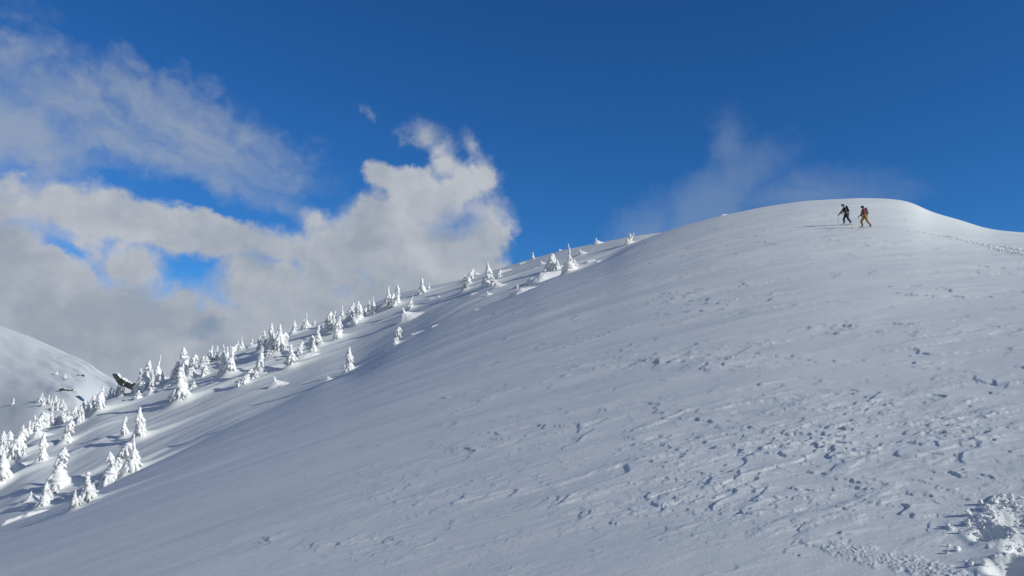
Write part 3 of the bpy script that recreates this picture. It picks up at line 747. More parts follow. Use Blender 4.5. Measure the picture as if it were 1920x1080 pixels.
def cols(th0, w):
    i0 = np.searchsorted(TH, th0 - w); i1 = np.searchsorted(TH, th0 + w); return i0, max(i1, i0 + 1)
def window(x, y, rad):
    r = math.hypot(x, y); th0 = math.atan2(x, y); i0, i1 = cols(th0, rad / r * 1.05)
    c = min((i0 + i1) // 2, len(TH) - 1); j0 = np.searchsorted(RR[:, c], r - rad * 1.1) - 3; j1 = np.searchsorted(RR[:, c], r + rad * 1.1) + 3
    return slice(max(j0, 0), min(j1, RR.shape[0])), slice(i0, i1)

# drifts: a foot of snow round each tree and a tail drawn out by the wind
def drift_at(X, Y, s):
    x, y, H, kind, lab, d = s
    big = kind in ('nub', 'mound')
    dx = X - x; dy = Y - y; a = dx * d.x + dy * d.y; b = -dx * d.y + dy * d.x
    k = 0.5 if big else 1.0
    foot = 0.13 * H * k * np.exp(-(dx * dx + dy * dy) / (0.30 * H) ** 2)
    L = (2.2 if not big else 2.0) * H
    tail = 0.17 * H * k * np.exp(-(b / (0.20 * H + 0.06 * np.clip(a, 0, 99))) ** 2) * np.where(a > 0, np.exp(-(a / L) ** 1.5), np.exp(-(a / (0.35 * H)) ** 2))
    scoop = -0.06 * H * np.exp(-((b - 0.5 * H) / (0.25 * H)) ** 2) * np.exp(-((a - 0.6 * H) / (1.2 * H)) ** 2)
    return foot + tail + scoop
DR = np.zeros_like(GZ)
for s in SPOTS:
    w = window(s[0], s[1], max(s[2] * 4.5, 1.2))
    DR[w] = np.maximum(DR[w], drift_at(GX[w], GY[w], s))
GZ += DR
def drift_sum(x, y):
    return max([0.0] + [float(drift_at(np.float64(x), np.float64(y), s)) for s in SPOTS if math.hypot(x - s[0], y - s[1]) < s[2] * 5])

# sastrugi: scarps with a sharp upwind face and a tail that fades downwind
rng = np.random.RandomState(12)
def sastruga(x, y, H, L, W, ang, curve, jag, step):
    up_m = rng.uniform(0.7, 0.95); step = max(step, 0.7 * rowstep(math.hypot(x, y)))
    w = window(x, y, max(L * 1.6, W * 1.8))
    X = GX[w] - x; Y = GY[w] - y; ca, sa = math.cos(ang), math.sin(ang)
    a = X * ca + Y * sa; b = -X * sa + Y * ca
    ph = rng.rand() * 100
    fr = curve * b * b / W + jag * W * fbm(b / W * 1.6 + ph, b * 0 + ph, 2, 3)
    t = a - fr
    up_ = sstep(t, 0, step)
    side = np.exp(-(b / W) ** 2)
    h = up_m * H * up_ * np.exp(-np.clip(t, 0, None) / L) * (1 - sstep(t, 0.8 * L, 1.5 * L)) * side
    h -= (1 - up_m) * H * (1 - up_) * np.exp(np.clip(t, None, 0) / (L * 0.3)) * side
    GZ[w] += h * (RR[w] < RE[:, w[1]] * 0.985)
# the ones that stand out in the picture: px, py, width px, height factor, tilt of the scarp
BIGS = [(1318, 790, 60, 1.2, 60), (1345, 800, 30, 1.0, 70), (1500, 815, 50, 1.3, 62), (1525, 825, 34, 1.1, 40), (1470, 858, 44, 1.3, 75), (1580, 832, 40, 1.2, 60), (1595, 848, 28, 1.0, 75),
        (1405, 805, 50, 0.9, 80), (1245, 820, 26, 1.2, 40), (1246, 838, 22, 1.2, 40), (1180, 826, 30, 0.9, 80), (1378, 838, 22, 1, 60), (1745, 838, 26, 1.1, 60), (1770, 855, 34, 1.2, 50),
        (1785, 893, 40, 1.3, 45), (1600, 905, 40, 1.2, 45), (1615, 918, 34, 1.1, 55), (1335, 912, 38, 0.9, 30), (1235, 954, 22, 1.3, 30), (1262, 940, 30, 0.9, 25), (1310, 888, 30, 0.9, 75),
        (1050, 938, 26, 1.1, 60), (1150, 983, 22, 1.2, 40), (1512, 986, 26, 1.1, 40), (1580, 955, 26, 1.1, 40), (1560, 800, 34, 0.8, 80), (1640, 788, 24, 0.7, 85), (1500, 790, 40, 0.7, 80),
        (1900, 722, 50, 1.2, 80), (1850, 895, 34, 1.0, 45), (1720, 905, 26, 1.0, 60), (1730, 930, 40, 0.9, 50), (1820, 830, 30, 0.8, 70), (1700, 812, 30, 0.7, 80), (500, 1013, 32, 1.5, 35), (486, 1020, 20, 1.2, 35),
        (1585, 613, 34, 1.3, 85), (1560, 622, 24, 1.0, 85), (1605, 620, 30, 1.1, 75), (1880, 502, 60, 1.0, 88), (1510, 1024, 26, 1.0, 45), (1475, 760, 24, 0.8, 80), (1405, 748, 24, 0.8, 80), (1640, 905, 22, .9, 40),
        (1160, 945, 18, 0.9, 40), (1660, 760, 26, 0.7, 85), (1390, 690, 30, .8, 80), (1300, 686, 30, .8, 80), (1070, 690, 40, .7, 85), (1290, 672, 36, .7, 85)]
def rowstep(r): return r * min(0.0070, 0.000425 * r)
for (px_, py_, wp, hf, tilt) in BIGS:
    x, y, r = hit(px_, py_)
    wm = wp / F * r
    xs_, ys_, rs_ = x, y, r
    sastruga(x, y, (0.004 + 0.030 * wm ** 0.9) * hf, wm * rng.uniform(0.9, 2.0), wm * rng.uniform(0.8, 1.1), math.radians(rng.uniform(22, 38)), rng.uniform(-0.3, 0.4), rng.uniform(0.35, 0.8), 0.010 + r * 0.0007)
    nq = 4
    for q in range(0):           # one ragged scarp, built of short steps that run down to the right
        f_ = q / (nq - 1) - 0.5; k_ = rng.uniform(0.6, 1.0) * (1.15 - abs(f_))
        xq, yq, rq = hit(px_ + f_ * wp * 0.9, py_ + f_ * wp * rng.uniform(0.25, 0.45))
        sastruga(xq, yq, 0.04 * wm ** 0.85 * hf * k_, wm * rng.uniform(0.8, 2.2), max(wm * rng.uniform(0.15, 0.35) * k_, 0.9 * rowstep(r)), math.radians(rng.uniform(-10, 25)), rng.uniform(0.2, 1.2), rng.uniform(0.4, 0.9), 0.010 + r * 0.0007)
# fields of smaller ones, each field a patch of the slope
FIELDS = [(1540, 830, 330, 75, 240, 1.0), (1800, 800, 200, 90, 170, 0.8), (1400, 930, 300, 90, 230, 0.8), (1700, 950, 220, 60, 110, 0.8), (1560, 765, 260, 35, 150, 0.7), (1330, 680, 180, 22, 170, 0.8),
          (1120, 690, 130, 16, 60, 0.6), (1600, 612, 180, 22, 90, 0.8), (1400, 640, 250, 30, 50, 0.5), (1750, 660, 180, 50, 60, 0.5), (1250, 860, 170, 80, 110, 0.7), (1080, 960, 160, 70, 70, 0.6), (820, 930, 260, 90, 60, 0.4),
          (980, 830, 250, 100, 50, 0.4), (1450, 440, 140, 30, 26, 0.4), (1300, 480, 120, 40, 22, 0.4), (1350, 560, 250, 45, 60, 0.5), (700, 1020, 250, 60, 40, 0.5), (1250, 790, 120, 25, 50, 0.6), (860, 760, 160, 60, 24, 0.35), (1750, 560, 160, 40, 60, 0.5)]
for (cx, cy, sx, sy, n, hf) in FIELDS:
    ax, ay = [], []
    px_, py_, wp = cx, cy, 8
    for k in range(int(n * 0.30)):
        if rng.rand() < 0.45:
            px_ += wp * rng.uniform(0.5, 1.1); py_ += wp * rng.uniform(0.1, 0.45) * (0.5 if cy < 720 else 1)
        else:
            px_ = cx + rng.randn() * sx * 0.6; py_ = cy + rng.randn() * sy * 0.6
        if px_ < 100 or px_ > 2050 or py_ > 1100: continue
        A, t = px_dir(px_, py_)
        if float(t) > float(eE(A)) - 0.004: continue
        x, y, r = hit(px_, py_)
        wp = rng.gamma(1.6, 4.6) + 3.5
        wm = wp / F * r
        sastruga(x, y, 0.15 * wm * hf * rng.uniform(0.5, 1.3), wm * rng.uniform(1.5, 4.0), max(wm * rng.uniform(0.15, 0.32), 0.9 * rowstep(r)), math.radians(rng.uniform(-12, 20)), rng.uniform(0.2, 1.2), rng.uniform(0.2, 0.7), 0.010 + r * 0.0007)
# broken wind crust: thin plates with ragged edges in the same fields
crust = np.zeros_like(GZ)
for (cx, cy, sx, sy, n, hf) in FIELDS[:8]:
    crust = np.maximum(crust, np.exp(-((PX - cx) / (sx * 1.1)) ** 2 - ((PY - cy) / (sy * 1.1)) ** 2))
crust = crust * (RR > 2.5)
dens = np.zeros_like(GZ)
for (cx, cy, sx, sy, n, hf) in FIELDS:
    dens = np.maximum(dens, min(1.0, 0.45 + n / 260.0) * np.exp(-((PX - cx) / (sx * 1.0)) ** 2 - ((PY - cy) / (sy * 1.0)) ** 2))
dens = np.maximum(dens, 0.40 * sstep(PX, 200, 1000)) * onN * (RR > 2.2) * (RR < 95)
aa_ = np.radians(np.interp(TT, [-0.1, 0.15, 0.45], [12.0, 2.0, -20.0])); mu_ = GX * np.cos(aa_) + GY * np.sin(aa_); mv_ = -GX * np.sin(aa_) + GY * np.cos(aa_)
RS = RR * np.minimum(0.0070, 0.000425 * RR)
for i_s, (lam, hh, dg) in enumerate([(0.12, 0.0040, 24), (0.26, 0.0068, 30), (0.55, 0.0115, 20), (1.1, 0.017, 30), (2.2, 0.026, 15)]):
    ca_, sa_ = math.cos(math.radians(dg)), math.sin(math.radians(dg))
    uu = GX * ca_ + GY * sa_; vv = -GX * sa_ + GY * ca_
    wgt = dens * sstep(lam / np.maximum(RS, 0.012), 1.6, 4.0)
    if lam > 1.5: wgt = wgt * sstep(RR, 9, 18)
    if lam > 0.8: wgt = wgt * sstep(RR, 5, 9)
    nm = fbm(mu_ / (4.5 * lam), mv_ / (1.5 * lam), 3, 110 + i_s * 7, 0.5)
    ph_ = uu / lam * 0.55 + 1.15 * fbm(uu / (2.8 * lam) + 3, vv / (1.3 * lam), 4, 140 + i_s * 7, 0.5)
    fr_ = ph_ - np.floor(ph_); dl_ = np.clip(0.7 * RS / lam, 0.03, 0.45)
    saw = np.where(fr_ < dl_, sstep(fr_, 0, dl_), np.clip((1 - fr_) / (1 - dl_), 0, 1) ** 2)
    GZ += hh * (1 + RR / 22.0) * wgt * sstep(nm + 0.56 * dens, 0.34, 0.55) * saw
rg = 1 - np.abs(fbm(mu_ / 3.2, mv_ / 0.42, 3, 190, 0.5)) * 3
GZ += 0.010 * dens * np.clip(rg, -0.3, 1) * sstep(RR, 5, 10) * sstep(fbm(ux / 7, uy / 3, 2, 195), -0.2, 0.25)
del saw, ph_, nm, wgt, rg
pn = fbm(ux / 1.1, uy / 0.42, 5, 61, 0.58)
for lv, th_ in ((0.16, 0.0035), (0.30, 0.004), (0.42, 0.004)):
    GZ += onN * th_ * crust * sstep(pn, lv, lv + 0.05)

# the skin track up to the two skiers
TRACK_PX = [(1990, 484), (1912, 472), (1860, 461), (1800, 450), (1745, 438), (1700, 433), (1660, 429.5), (1632, 427.5), (1606, 424.5), (1586, 422)]
TRACK = [np.array(hit(a, b)[:2]) for a, b in TRACK_PX]
tr = []
for p, q in zip(TRACK[:-1], TRACK[1:]):
    n = max(2, int(np.linalg.norm(q - p) / 0.15)); tr += [p + (q - p) * k / n for k in range(n)]
tr = np.array(tr)
for c in range(np.searchsorted(TH, math.radians(20)), np.searchsorted(TH, math.radians(41))):
    th0 = TH[c]; j0 = np.searchsorted(RR[:, c], 45); j1 = np.searchsorted(RR[:, c], 110)
    P2 = np.stack([GX[j0:j1, c], GY[j0:j1, c]], 1)
    near = tr[np.abs(np.arctan2(tr[:, 0], tr[:, 1]) - th0) < 0.03]
    if len(near) == 0: continue
    dd = np.sqrt(((P2[:, None, :] - near[None]) ** 2).sum(2)).min(1)
    k = 0.25 + 0.75 * sstep(th0, math.radians(24.5), math.radians(28))
    GZ[j0:j1, c] += k * (-0.045 * np.exp(-(dd / 0.28) ** 4) + 0.03 * np.exp(-((dd - 0.62) / 0.25) ** 2) * (0.6 + 1.6 * np.abs(perlin(P2[:, 0] * 3.1, P2[:, 1] * 3.1, 5))))

# churned snow in the lower right corner
def churn_mask_px(px, py):
    d = (px - (1822 + 40 * np.sin(py / 23.0) + 0.55 * np.abs(py - 1010))) / 60.0
    n = fbm(px / 28.0, py / 20.0, 3, 71)
    return sstep(d + 1.3 * n, -0.15, 0.6) * sstep(py + 30 * n, 925, 955)
def churn_mask(px, py): return churn_mask_px(px, py) * (RR < 12)
def crumb_mask_px(px, py):
    d = np.abs(py - (1048 + (px - 1660) * 0.20)) / 20.0 + np.maximum(0, np.abs(px - 1680) - 110) / 45.0
    return sstep(1.25 - d + 0.7 * fbm(px / 22.0, py / 14.0, 3, 72), 0.2, 0.9)
def crumb_mask(px, py): return crumb_mask_px(px, py) * (RR < 12)
cm = churn_mask(PX, PY) * (PX < 2400) * (PY < 1500)
lump = np.abs(fbm(GX * 9, GY * 9, 4, 81, 0.5)) * 0.022 + np.clip(fbm(GX * 3.0, GY * 3.0, 3, 83), -0.4, 0.6) * 0.035
GZ += cm * lump
def pit(px, py, rad, dep, rim):
    x, y, r = hit(px, py); w = window(x, y, rad * 3)
    d = np.hypot(GX[w] - x, GY[w] - y) * (1 + 0.25 * perlin(GX[w] * 7, GY[w] * 7, 9))
    GZ[w] += -dep * np.exp(-(d / rad) ** 3) + rim * np.exp(-((d - rad * 1.5) / (rad * 0.45)) ** 2)
pit(1905, 1066, 0.11, 0.09, 0.010); pit(1915, 975, 0.13, 0.065, 0.012); pit(1856, 1005, 0.08, 0.04, 0.010)
pit(1970, 1030, 0.16, 0.10, 0.01)
km_ = crumb_mask(PX, PY) * (PY < 1400)
GZ += km_ * (0.003 + 0.011 * np.abs(fbm(GX * 26, GY * 26, 3, 91, 0.65)))

nr, nc = RR.shape
V = np.stack([GX, GY, GZ], 2).reshape(-1, 3)
ctr = np.array([[0, 0, float(GZ[0].mean())]])
idx = np.arange(nr * nc).reshape(nr, nc)
nx = np.roll(idx, -1, 1)
quads = np.stack([idx[:-1], nx[:-1], nx[1:], idx[1:]], 2).reshape(-1, 4)
quads = quads[:, ::-1]
ground = link('snow_slope', mesh_np('snow_slope', V, quads, M_GROUND)); tag(ground, None, None, kind='structure')
print('GROUND', nr, nc, len(quads))
def ground_z(x, y):
    th = math.atan2(x, y); r = math.hypot(x, y)
    c = int(np.clip(np.searchsorted(TH, th), 1, nc - 1)); f = (th - TH[c - 1]) / (TH[c] - TH[c - 1])
    z0 = np.interp(r, RR[:, c - 1], GZ[:, c - 1]); z1 = np.interp(r, RR[:, c], GZ[:, c])
    return float(z0 * (1 - f) + z1 * f)
V = quads = None

# ------------------------------------------------------------------ far knoll behind the back slope
kn_sky = [(-500, 560), (-250, 580), (-60, 596), (0, 612), (45, 627), (90, 646), (130, 664), (165, 683), (195, 701), (225, 716), (260, 738), (320, 775), (420, 830)]
ka, ke = px_dir([p[0] for p in kn_sky], [p[1] for p in kn_sky]); kE = smooth_fn(hermite(list(ka), list(ke)), 0.004)
KT = np.linspace(float(ka[0]), float(px_dir(410, 800)[0]), 420)
KV = np.concatenate([np.linspace(0, 1, 200), 1 + np.cumsum(np.geomspace(0.01, 0.5, 24))])
KR0 = 165.0
def KR1f(th): return np.interp(th, [float(px_dir(q, 700)[0]) for q in (-500, 0, 150, 260, 410)], [640, 410, 320, 255, 235])
def knoll_z(th, r):
    t = (r - KR0) / (KR1f(th) - KR0); e = kE(th); e0 = -0.115 + 0.0 * th
    prof = np.where(t < 1, 1 - (1 - np.clip(t, -1, 1)) ** 2.0, 1 - 0.5 * (t - 1) ** 2)
    el_ = e0 + (e - e0) * prof
    z = el_ * r
    def b(px, tt, wp, wt, h):
        a0 = float(px_dir(px, 700)[0]); return h * np.exp(-((th - a0) / (wp / F)) ** 2 - ((t - tt) / wt) ** 2)
    a1 = float(px_dir(140, 700)[0]); dth = (th - a1) * F
    z = z + 7.0 * np.exp(-(dth / np.where(dth < 0, 120.0, 42.0)) ** 2) * np.exp(-((t - 0.30) / 0.26) ** 2)
    z = z + b(30, 0.55, 60, 0.2, -1.0) + b(160, 0.85, 22, 0.10, 1.4) + b(205, 0.35, 24, 0.2, -2.5) + b(60, 0.2, 40, .1, 1.5)
    z = z + 1.0 * fbm(th * 16, t * 2.5, 3, 101) * sstep(t, -0.3, 0.2) * (1 - sstep(t, 0.8, 1.0))
    z = z + 0.16 * fbm(th * 40 + t * 4, t * 14, 3, 105)
    z = z + 0.9 * np.abs(fbm(th * 22 + t * 2, t * 7, 3, 107)) * sstep(th, float(px_dir(40, 700)[0]), float(px_dir(110, 700)[0])) * (1 - sstep(t, 0.75, 0.95))
    return z
TK, VK = np.meshgrid(KT, KV); RK = KR0 + (KR1f(TK) - KR0) * VK
ZK = knoll_z(TK, RK)
ZK = np.maximum(ZK, -90)
Vk = np.stack([RK * np.sin(TK), RK * np.cos(TK), ZK], 2).reshape(-1, 3)
ik = np.arange(ZK.size).reshape(ZK.shape)
qk = np.stack([ik[:-1, :-1], ik[1:, :-1], ik[1:, 1:], ik[:-1, 1:]], 2).reshape(-1, 4)[:, ::-1]
qk = qk[:, ::-1]
tag(link('snow_knoll', mesh_np('snow_knoll', Vk, qk, M_GROUND)), None, None, kind='structure')
def khit(px, py):
    a, t = px_dir(px, py); a = float(a); t = float(t)
    r = np.linspace(KR0, float(KR1f(a)) + 5, 3000); z = knoll_z(np.full_like(r, a), r); g = z / r - t
    i = np.where((g[:-1] < 0) & (g[1:] >= 0))[0]
    k = i[0] if len(i) else int(np.argmax(g))
    return r[k] * math.sin(a), r[k] * math.cos(a), float(z[k]), r[k]

# ------------------------------------------------------------------ snow-laden firs: a few kinds, each 1 m tall, copied and scaled
def rotm(tilt, azim):
    """long axis x; pitched down by tilt, turned to azim"""
    return Matrix.Rotation(azim, 4, 'Z') @ Matrix.Rotation(tilt, 4, 'Y')
def axis_pt(kind, z, rng_off):
    x = 0.0
    if kind == 'bent': x = 0.34 * max(0, z - 0.25) ** 1.6 / 0.62 ; z = z - 0.25 * max(0, z - 0.55) ** 1.2
    if kind == 'hook': x = 0.05 + 0.16 * max(0, z - 0.55) ** 1.2 / 0.4; z = z - 0.12 * max(0, z - 0.72)
    if kind in ('slim', 'spindle'): x = 0.06 * math.sin(z * 5 + rng_off)
    if kind in ('cone', 'wide', 'pillar'): x = 0.045 * math.sin(z * 4 + rng_off)
    return np.array([x, 0.02 * math.sin(z * 7 + rng_off), z])
def width_at(kind, z):
    c = (1 - z)
    return {'cone': 0.26 * c ** 0.65 + 0.03, 'slim': 0.18 * c ** 0.55 + 0.028, 'wide': 0.34 * c ** 0.7 + 0.02, 'pillar': 0.19 * min(1, (c * 2.1)) ** 0.7 + 0.02,
            'hook': 0.23 * min(1, c * 1.6) ** 0.6 + 0.05, 'bent': 0.23 * min(1, c * 1.3) ** 0.5 + 0.07, 'spindle': (0.24 * min(1, max(0, (0.66 - z)) * 2.6) ** 0.6 + 0.045 * c ** 0.3),
            'umbrella': (0.36 * min(1, max(0, (0.60 - z)) * 3.4) ** 0.5 + 0.04), 'umbrella2': 0.42 * min(1, c * 1.6) ** 0.55 + 0.03, 'dark': 0.22 * c ** 0.8 + 0.012,
            'bush': 0.55 * min(1, c * 1.5) ** 0.5 + 0.05, 'fork': 0.34 * c ** 0.5 + 0.05}[kind]
def make_fir(kind, seed):
    r = np.random.RandomState(seed); off = r.rand() * 6
    snow, twig = Soup(), Soup()
    n_lv = {'bush': 4, 'fork': 5, 'umbrella2': 7, 'umbrella': 8, 'dark': 10}.get(kind, 11)
    for k in range(n_lv):
        z = 0.05 + 0.92 * (k / n_lv) ** 0.93
        w = width_at(kind, z) * r.uniform(0.8, 1.2) * (1 + 0.30 * math.sin(z * (8 + off) + off * 3) * (z < 0.9))
        c = axis_pt(kind, z, off); nb = max(4, int(round(4.5 + 20 * w)))
        a0 = r.rand() * 6.28
        for b in range(nb):
            az = a0 + 6.283 * b / nb + r.uniform(-0.35, 0.35)
            L = w * r.uniform(0.68, 1.22); tilt = r.uniform(0.75, 1.3) if kind != 'dark' else r.uniform(0.2, 0.5)
            th_ = max(0.020, 0.056 * r.uniform(0.6, 1.4) * (0.6 + w * 2.2)) * (0.55 if kind == 'dark' else 1)
            dx, dy = math.cos(az), math.sin(az)
            mid = c + np.array([dx, dy, 0]) * L * 0.52 + np.array([0, 0, -0.42 * L * math.tan(min(tilt, 1.0))])
            if kind != 'dark' or r.rand() < 0.35:
                snow.ball(mid, (L * 0.60, th_ * 0.85, th_ * 0.62), rotm(tilt, az), 1, 0.42, r)
            if r.rand() < (0.5 if kind != 'dark' else 1.0):
                tip = c + np.array([dx, dy, 0]) * L * r.uniform(0.85, 1.12); tip[2] -= L * math.tan(min(tilt, 1.0)) * 0.85 + 0.035
                a_ = c + np.array([dx, dy, 0]) * L * 0.2; a_[2] -= 0.055
                twig.cone(a_, tip, th_ * 0.45, 0.006, 5)
                if kind == 'dark':
                    for q in range(3):
                        s_ = a_ + (tip - a_) * r.uniform(0.3, 0.9); e_ = s_ + np.array([r.uniform(-.05, .05), r.uniform(-.05, .05), -0.05]); twig.cone(s_, e_, 0.012, 0.003, 4)
        if kind != 'dark':
            snow.ball(c + np.array([0, 0, -0.02]), (max(0.018, w * 0.55), max(0.018, w * 0.55), 0.085), None, 2, 0.35, r)
    if kind != 'dark':
        twig.cone(axis_pt(kind, 0.02, off), axis_pt(kind, 0.5, off), 0.03, 0.02, 5); twig.cone(axis_pt(kind, 0.5, off), axis_pt(kind, 0.9, off), 0.02, 0.008, 5)
    # the leader
    top = axis_pt(kind, 0.95, off)
    if kind in ('spindle', 'umbrella'):
        zz = 0.58
        p0 = axis_pt(kind, zz, off)
        for q in range(7):
            p = p0 + (np.array([top[0] + (0.02 if kind == 'spindle' else -0.03), 0, 1.0]) - p0) * (q / 6.0) + np.array([r.uniform(-.014, .014), r.uniform(-.01, .01), 0])
            snow.ball(p, (0.034 * r.uniform(.8, 1.2) * (1.25 - q * .12), 0.034 * (1.25 - q * .12), 0.055), None, 2, 0.4, r)
        twig.cone(p0, (top[0], 0, 0.97), 0.012, 0.005, 5)
    elif kind == 'fork':
        for s_ in (-1, 1):
            for q in range(5):
                snow.ball((0.10 * s_ + 0.055 * q * (1 if s_ > 0 else 0.35), 0, 0.5 + 0.1 * q), (0.085 - 0.01 * q, 0.075, 0.09), None, 2, 0.45, r)
    elif kind in ('bush', 'dark', 'umbrella2'):
        snow.ball((top[0], 0, 0.86 if kind != 'dark' else 0.94), (0.1 if kind != 'dark' else .018, 0.09 if kind != 'dark' else .018, 0.08), None, 2, 0.4, r)
    else:
        rad = {'cone': .036, 'slim': .034, 'wide': .028, 'pillar': .07, 'hook': .085, 'bent': .10}[kind]
        snow.ball(top, (rad, rad, 0.055 if rad < .05 else 0.075), None, 2, 0.35, r)
        if kind in ('hook', 'bent'):
            for q in range(3):
                snow.ball(top + np.array([0.05 + 0.035 * q, r.uniform(-.03, .03), -0.035 - 0.055 * q]), (0.055 - .008 * q, 0.05, 0.05), None, 2, 0.4, r)
    trunk = Soup(); trunk.cone((0, 0, -0.12), axis_pt(kind, 0.45, off), 0.035, 0.012, 7)
    return snow.mesh('snow_load', M_TREE), twig.mesh('needle_twigs', M_NEEDLE, False), trunk.mesh('trunk', M_BARK)
def make_mound(kind, seed):
    """a buried tree or hummock: smooth heap, steeper on the left, drawn out to the right"""
    r = np.random.RandomState(seed); n = 56
    g = np.linspace(-1, 1, n); X, Y = np.meshgrid(g, g)
    ph = r.rand() * 50
    rad = np.hypot(X, Y); asym = 1.0 + 0.35 * X
    h = np.clip(1 - rad ** 1.15 * (1.0 + 0.12 * np.cos(3 * np.arctan2(Y, X) + ph)), 0, 1)
    if kind == 'nub':
        h = h ** 1.35 * 0.72 * (1 + 0.25 * fbm(X * 2 + ph, Y * 2, 3, 7)) 
        sx, sy = 0.95, 0.60
    else:
        h = (1 - (1 - h) ** 2.0) * 0.62 * (1 + 0.3 * fbm(X * 1.6 + ph, Y * 1.6, 3, 7)) + 0
        sx, sy = 1.5, 1.0
    ex = np.sign(X) * np.abs(X) ** 1.0
    XX = ex * sx * (1 + 0.75 * np.clip(X, 0, 1)); YY = Y * sy
    V_ = np.stack([XX, YY, h - 0.06 - 0.5 * (rad > 0.97)], 2).reshape(-1, 3)
    i_ = np.arange(n * n).reshape(n, n); q_ = np.stack([i_[:-1, :-1], i_[:-1, 1:], i_[1:, 1:], i_[1:, :-1]], 2).reshape(-1, 4)
    tri = np.vstack([q_[:, [0, 1, 2]], q_[:, [0, 2, 3]]])
    base = mesh_np('heap', V_, tri, M_TREE)
    nub = None
    if kind == 'nub':
        s_ = Soup()
        for q in range(4):
            s_.ball((-0.04 + 0.02 * q + 0.02 * math.sin(ph + q), 0, 0.52 + 0.12 * q), (0.13 - 0.02 * q, 0.11 - 0.02 * q, 0.11), None, 2, 0.35, r)
        nub = s_.mesh('buried_top', M_TREE)
    return base, nub
PROTO = {}
for k_, seeds in {'cone': (1, 2, 3, 4, 30, 31), 'slim': (5, 6, 7, 32, 33), 'wide': (8, 9), 'pillar': (10, 11), 'hook': (12, 13, 34), 'bent': (14, 15), 'spindle': (16, 17, 35), 'umbrella': (18, 29),
                  'umbrella2': (19,), 'dark': (20, 21), 'bush': (22, 23, 24), 'fork': (25,)}.items():
    PROTO[k_] = [make_fir(k_, s_) for s_ in seeds]
for k_, seeds in {'nub': (40, 41, 42), 'mound': (43, 44, 45)}.items():
    PROTO[k_] = [make_mound(k_, s_) for s_ in seeds]
rt = np.random.RandomState(5)
def plant(kind, lab, x, y, z, H, d, group, tiny=False, cat=None):
    pr = PROTO[kind][rt.randint(len(PROTO[kind]))]
    is_m = kind in ('nub', 'mound')
    name = 'snow_mound' if is_m else ('snowy_bush' if kind in ('bush', 'fork') else 'snowy_fir')
    cat = 'snow mound' if is_m else ('bush' if kind in ('bush', 'fork') else 'tree')
    if is_m:
        rz = math.atan2(d.y, d.x) * 0.6
    elif kind in ('bent', 'hook', 'fork', 'umbrella'): rz = rt.uniform(-0.4, 0.4)
    else: rz = rt.uniform(0, 6.28)
    root = empty(name, (x, y, z), rz)
    if is_m:
        e_ = max(0.4, H * 0.7); nrm = Vector((ground_z(x - e_, y) - ground_z(x + e_, y), ground_z(x, y - e_) - ground_z(x, y + e_), 2 * e_)).normalized()
        root.rotation_mode = 'QUATERNION'
        root.rotation_quaternion = Vector((0, 0, 1)).rotation_difference(nrm) @ Euler((0, 0, rz)).to_quaternion()
    w = rt.uniform(0.93, 1.16)
    if not is_m: H *= 1.1
    if kind == "mound": H = H * 1.15
    root.scale = (H * w, H * w, H)
    if not is_m and kind not in ('bent', 'hook', 'fork', 'umbrella'):
        root.rotation_mode = 'QUATERNION'
        ax = Euler((rt.uniform(-.06, .06), rt.uniform(-0.02, 0.09), 0)).to_quaternion()
        root.rotation_quaternion = ax @ Euler((0, 0, rz)).to_quaternion()
    tag(root, lab, cat, group)
    for nm, me in zip(('heap', 'buried_top') if is_m else ('snow_load', 'needle_twigs', 'trunk'), pr):
        if me is None: continue
        link(nm, me, root)
    return root
G_T = {'tree': 'snow-plastered firs along the sloping ridge', 'bush': 'small snowy bushes along the sloping ridge', 'snow mound': 'snow mounds along the sloping ridge'}
for x, y, H, kind, lab, d in SPOTS:
    z = ground_z(x, y) - drift_sum(x, y) + 0.04 * H
    if kind == 'mound': z -= 0.05 * H
    cat = 'snow mound' if kind in ('nub', 'mound') else ('bush' if kind in ('bush', 'fork') else 'tree')
    plant(kind, lab, x, y, z - 0.02, H, d, G_T[cat])
for px_, by_, h_, kind, lab in FAR:
    x, y, z, r = khit(px_, by_)
    plant(kind, lab, x, y, z - 0.05, h_ / F * r * 1.1, Vector((1, 0)), 'tiny firs and bushes on the far knoll')
# ------------------------------------------------------------------ rocks
def rock_mesh(seed, sx, sy, sz, name='rock'):
    r = np.random.RandomState(seed); V_, Fa = ico(3); V_ = V_.copy()
    ph = r.rand(3) * 30
    for k in range(9):      # chop flat faces
        nrm = r.randn(3); nrm /= np.linalg.norm(nrm); dd = V_ @ nrm; lim = r.uniform(0.5, 0.8)
        V_ -= np.clip(dd - lim, 0, None)[:, None] * nrm
    V_ *= (1 + 0.16 * fbm(V_[:, 0] * 2.3 + ph[0] + V_[:, 2], V_[:, 1] * 2.3 + ph[1] - V_[:, 2], 3, 3))[:, None]
    return mesh_np(name, V_ * np.array([sx, sy, sz]), Fa, M_ROCK, False)
def snow_pad(seed, sx, sy, sz):
    s_ = Soup(); r = np.random.RandomState(seed)
    for k in range(7):
        s_.ball((r.uniform(-.7, .7) * sx, r.uniform(-.5, .5) * sy, r.uniform(-.2, .2) * sz), (sx * r.uniform(.25, .55), sy * .5, sz * r.uniform(.3, .6)), None, 2, .4, r)
    return s_.mesh('snow_cap', M_TREE)
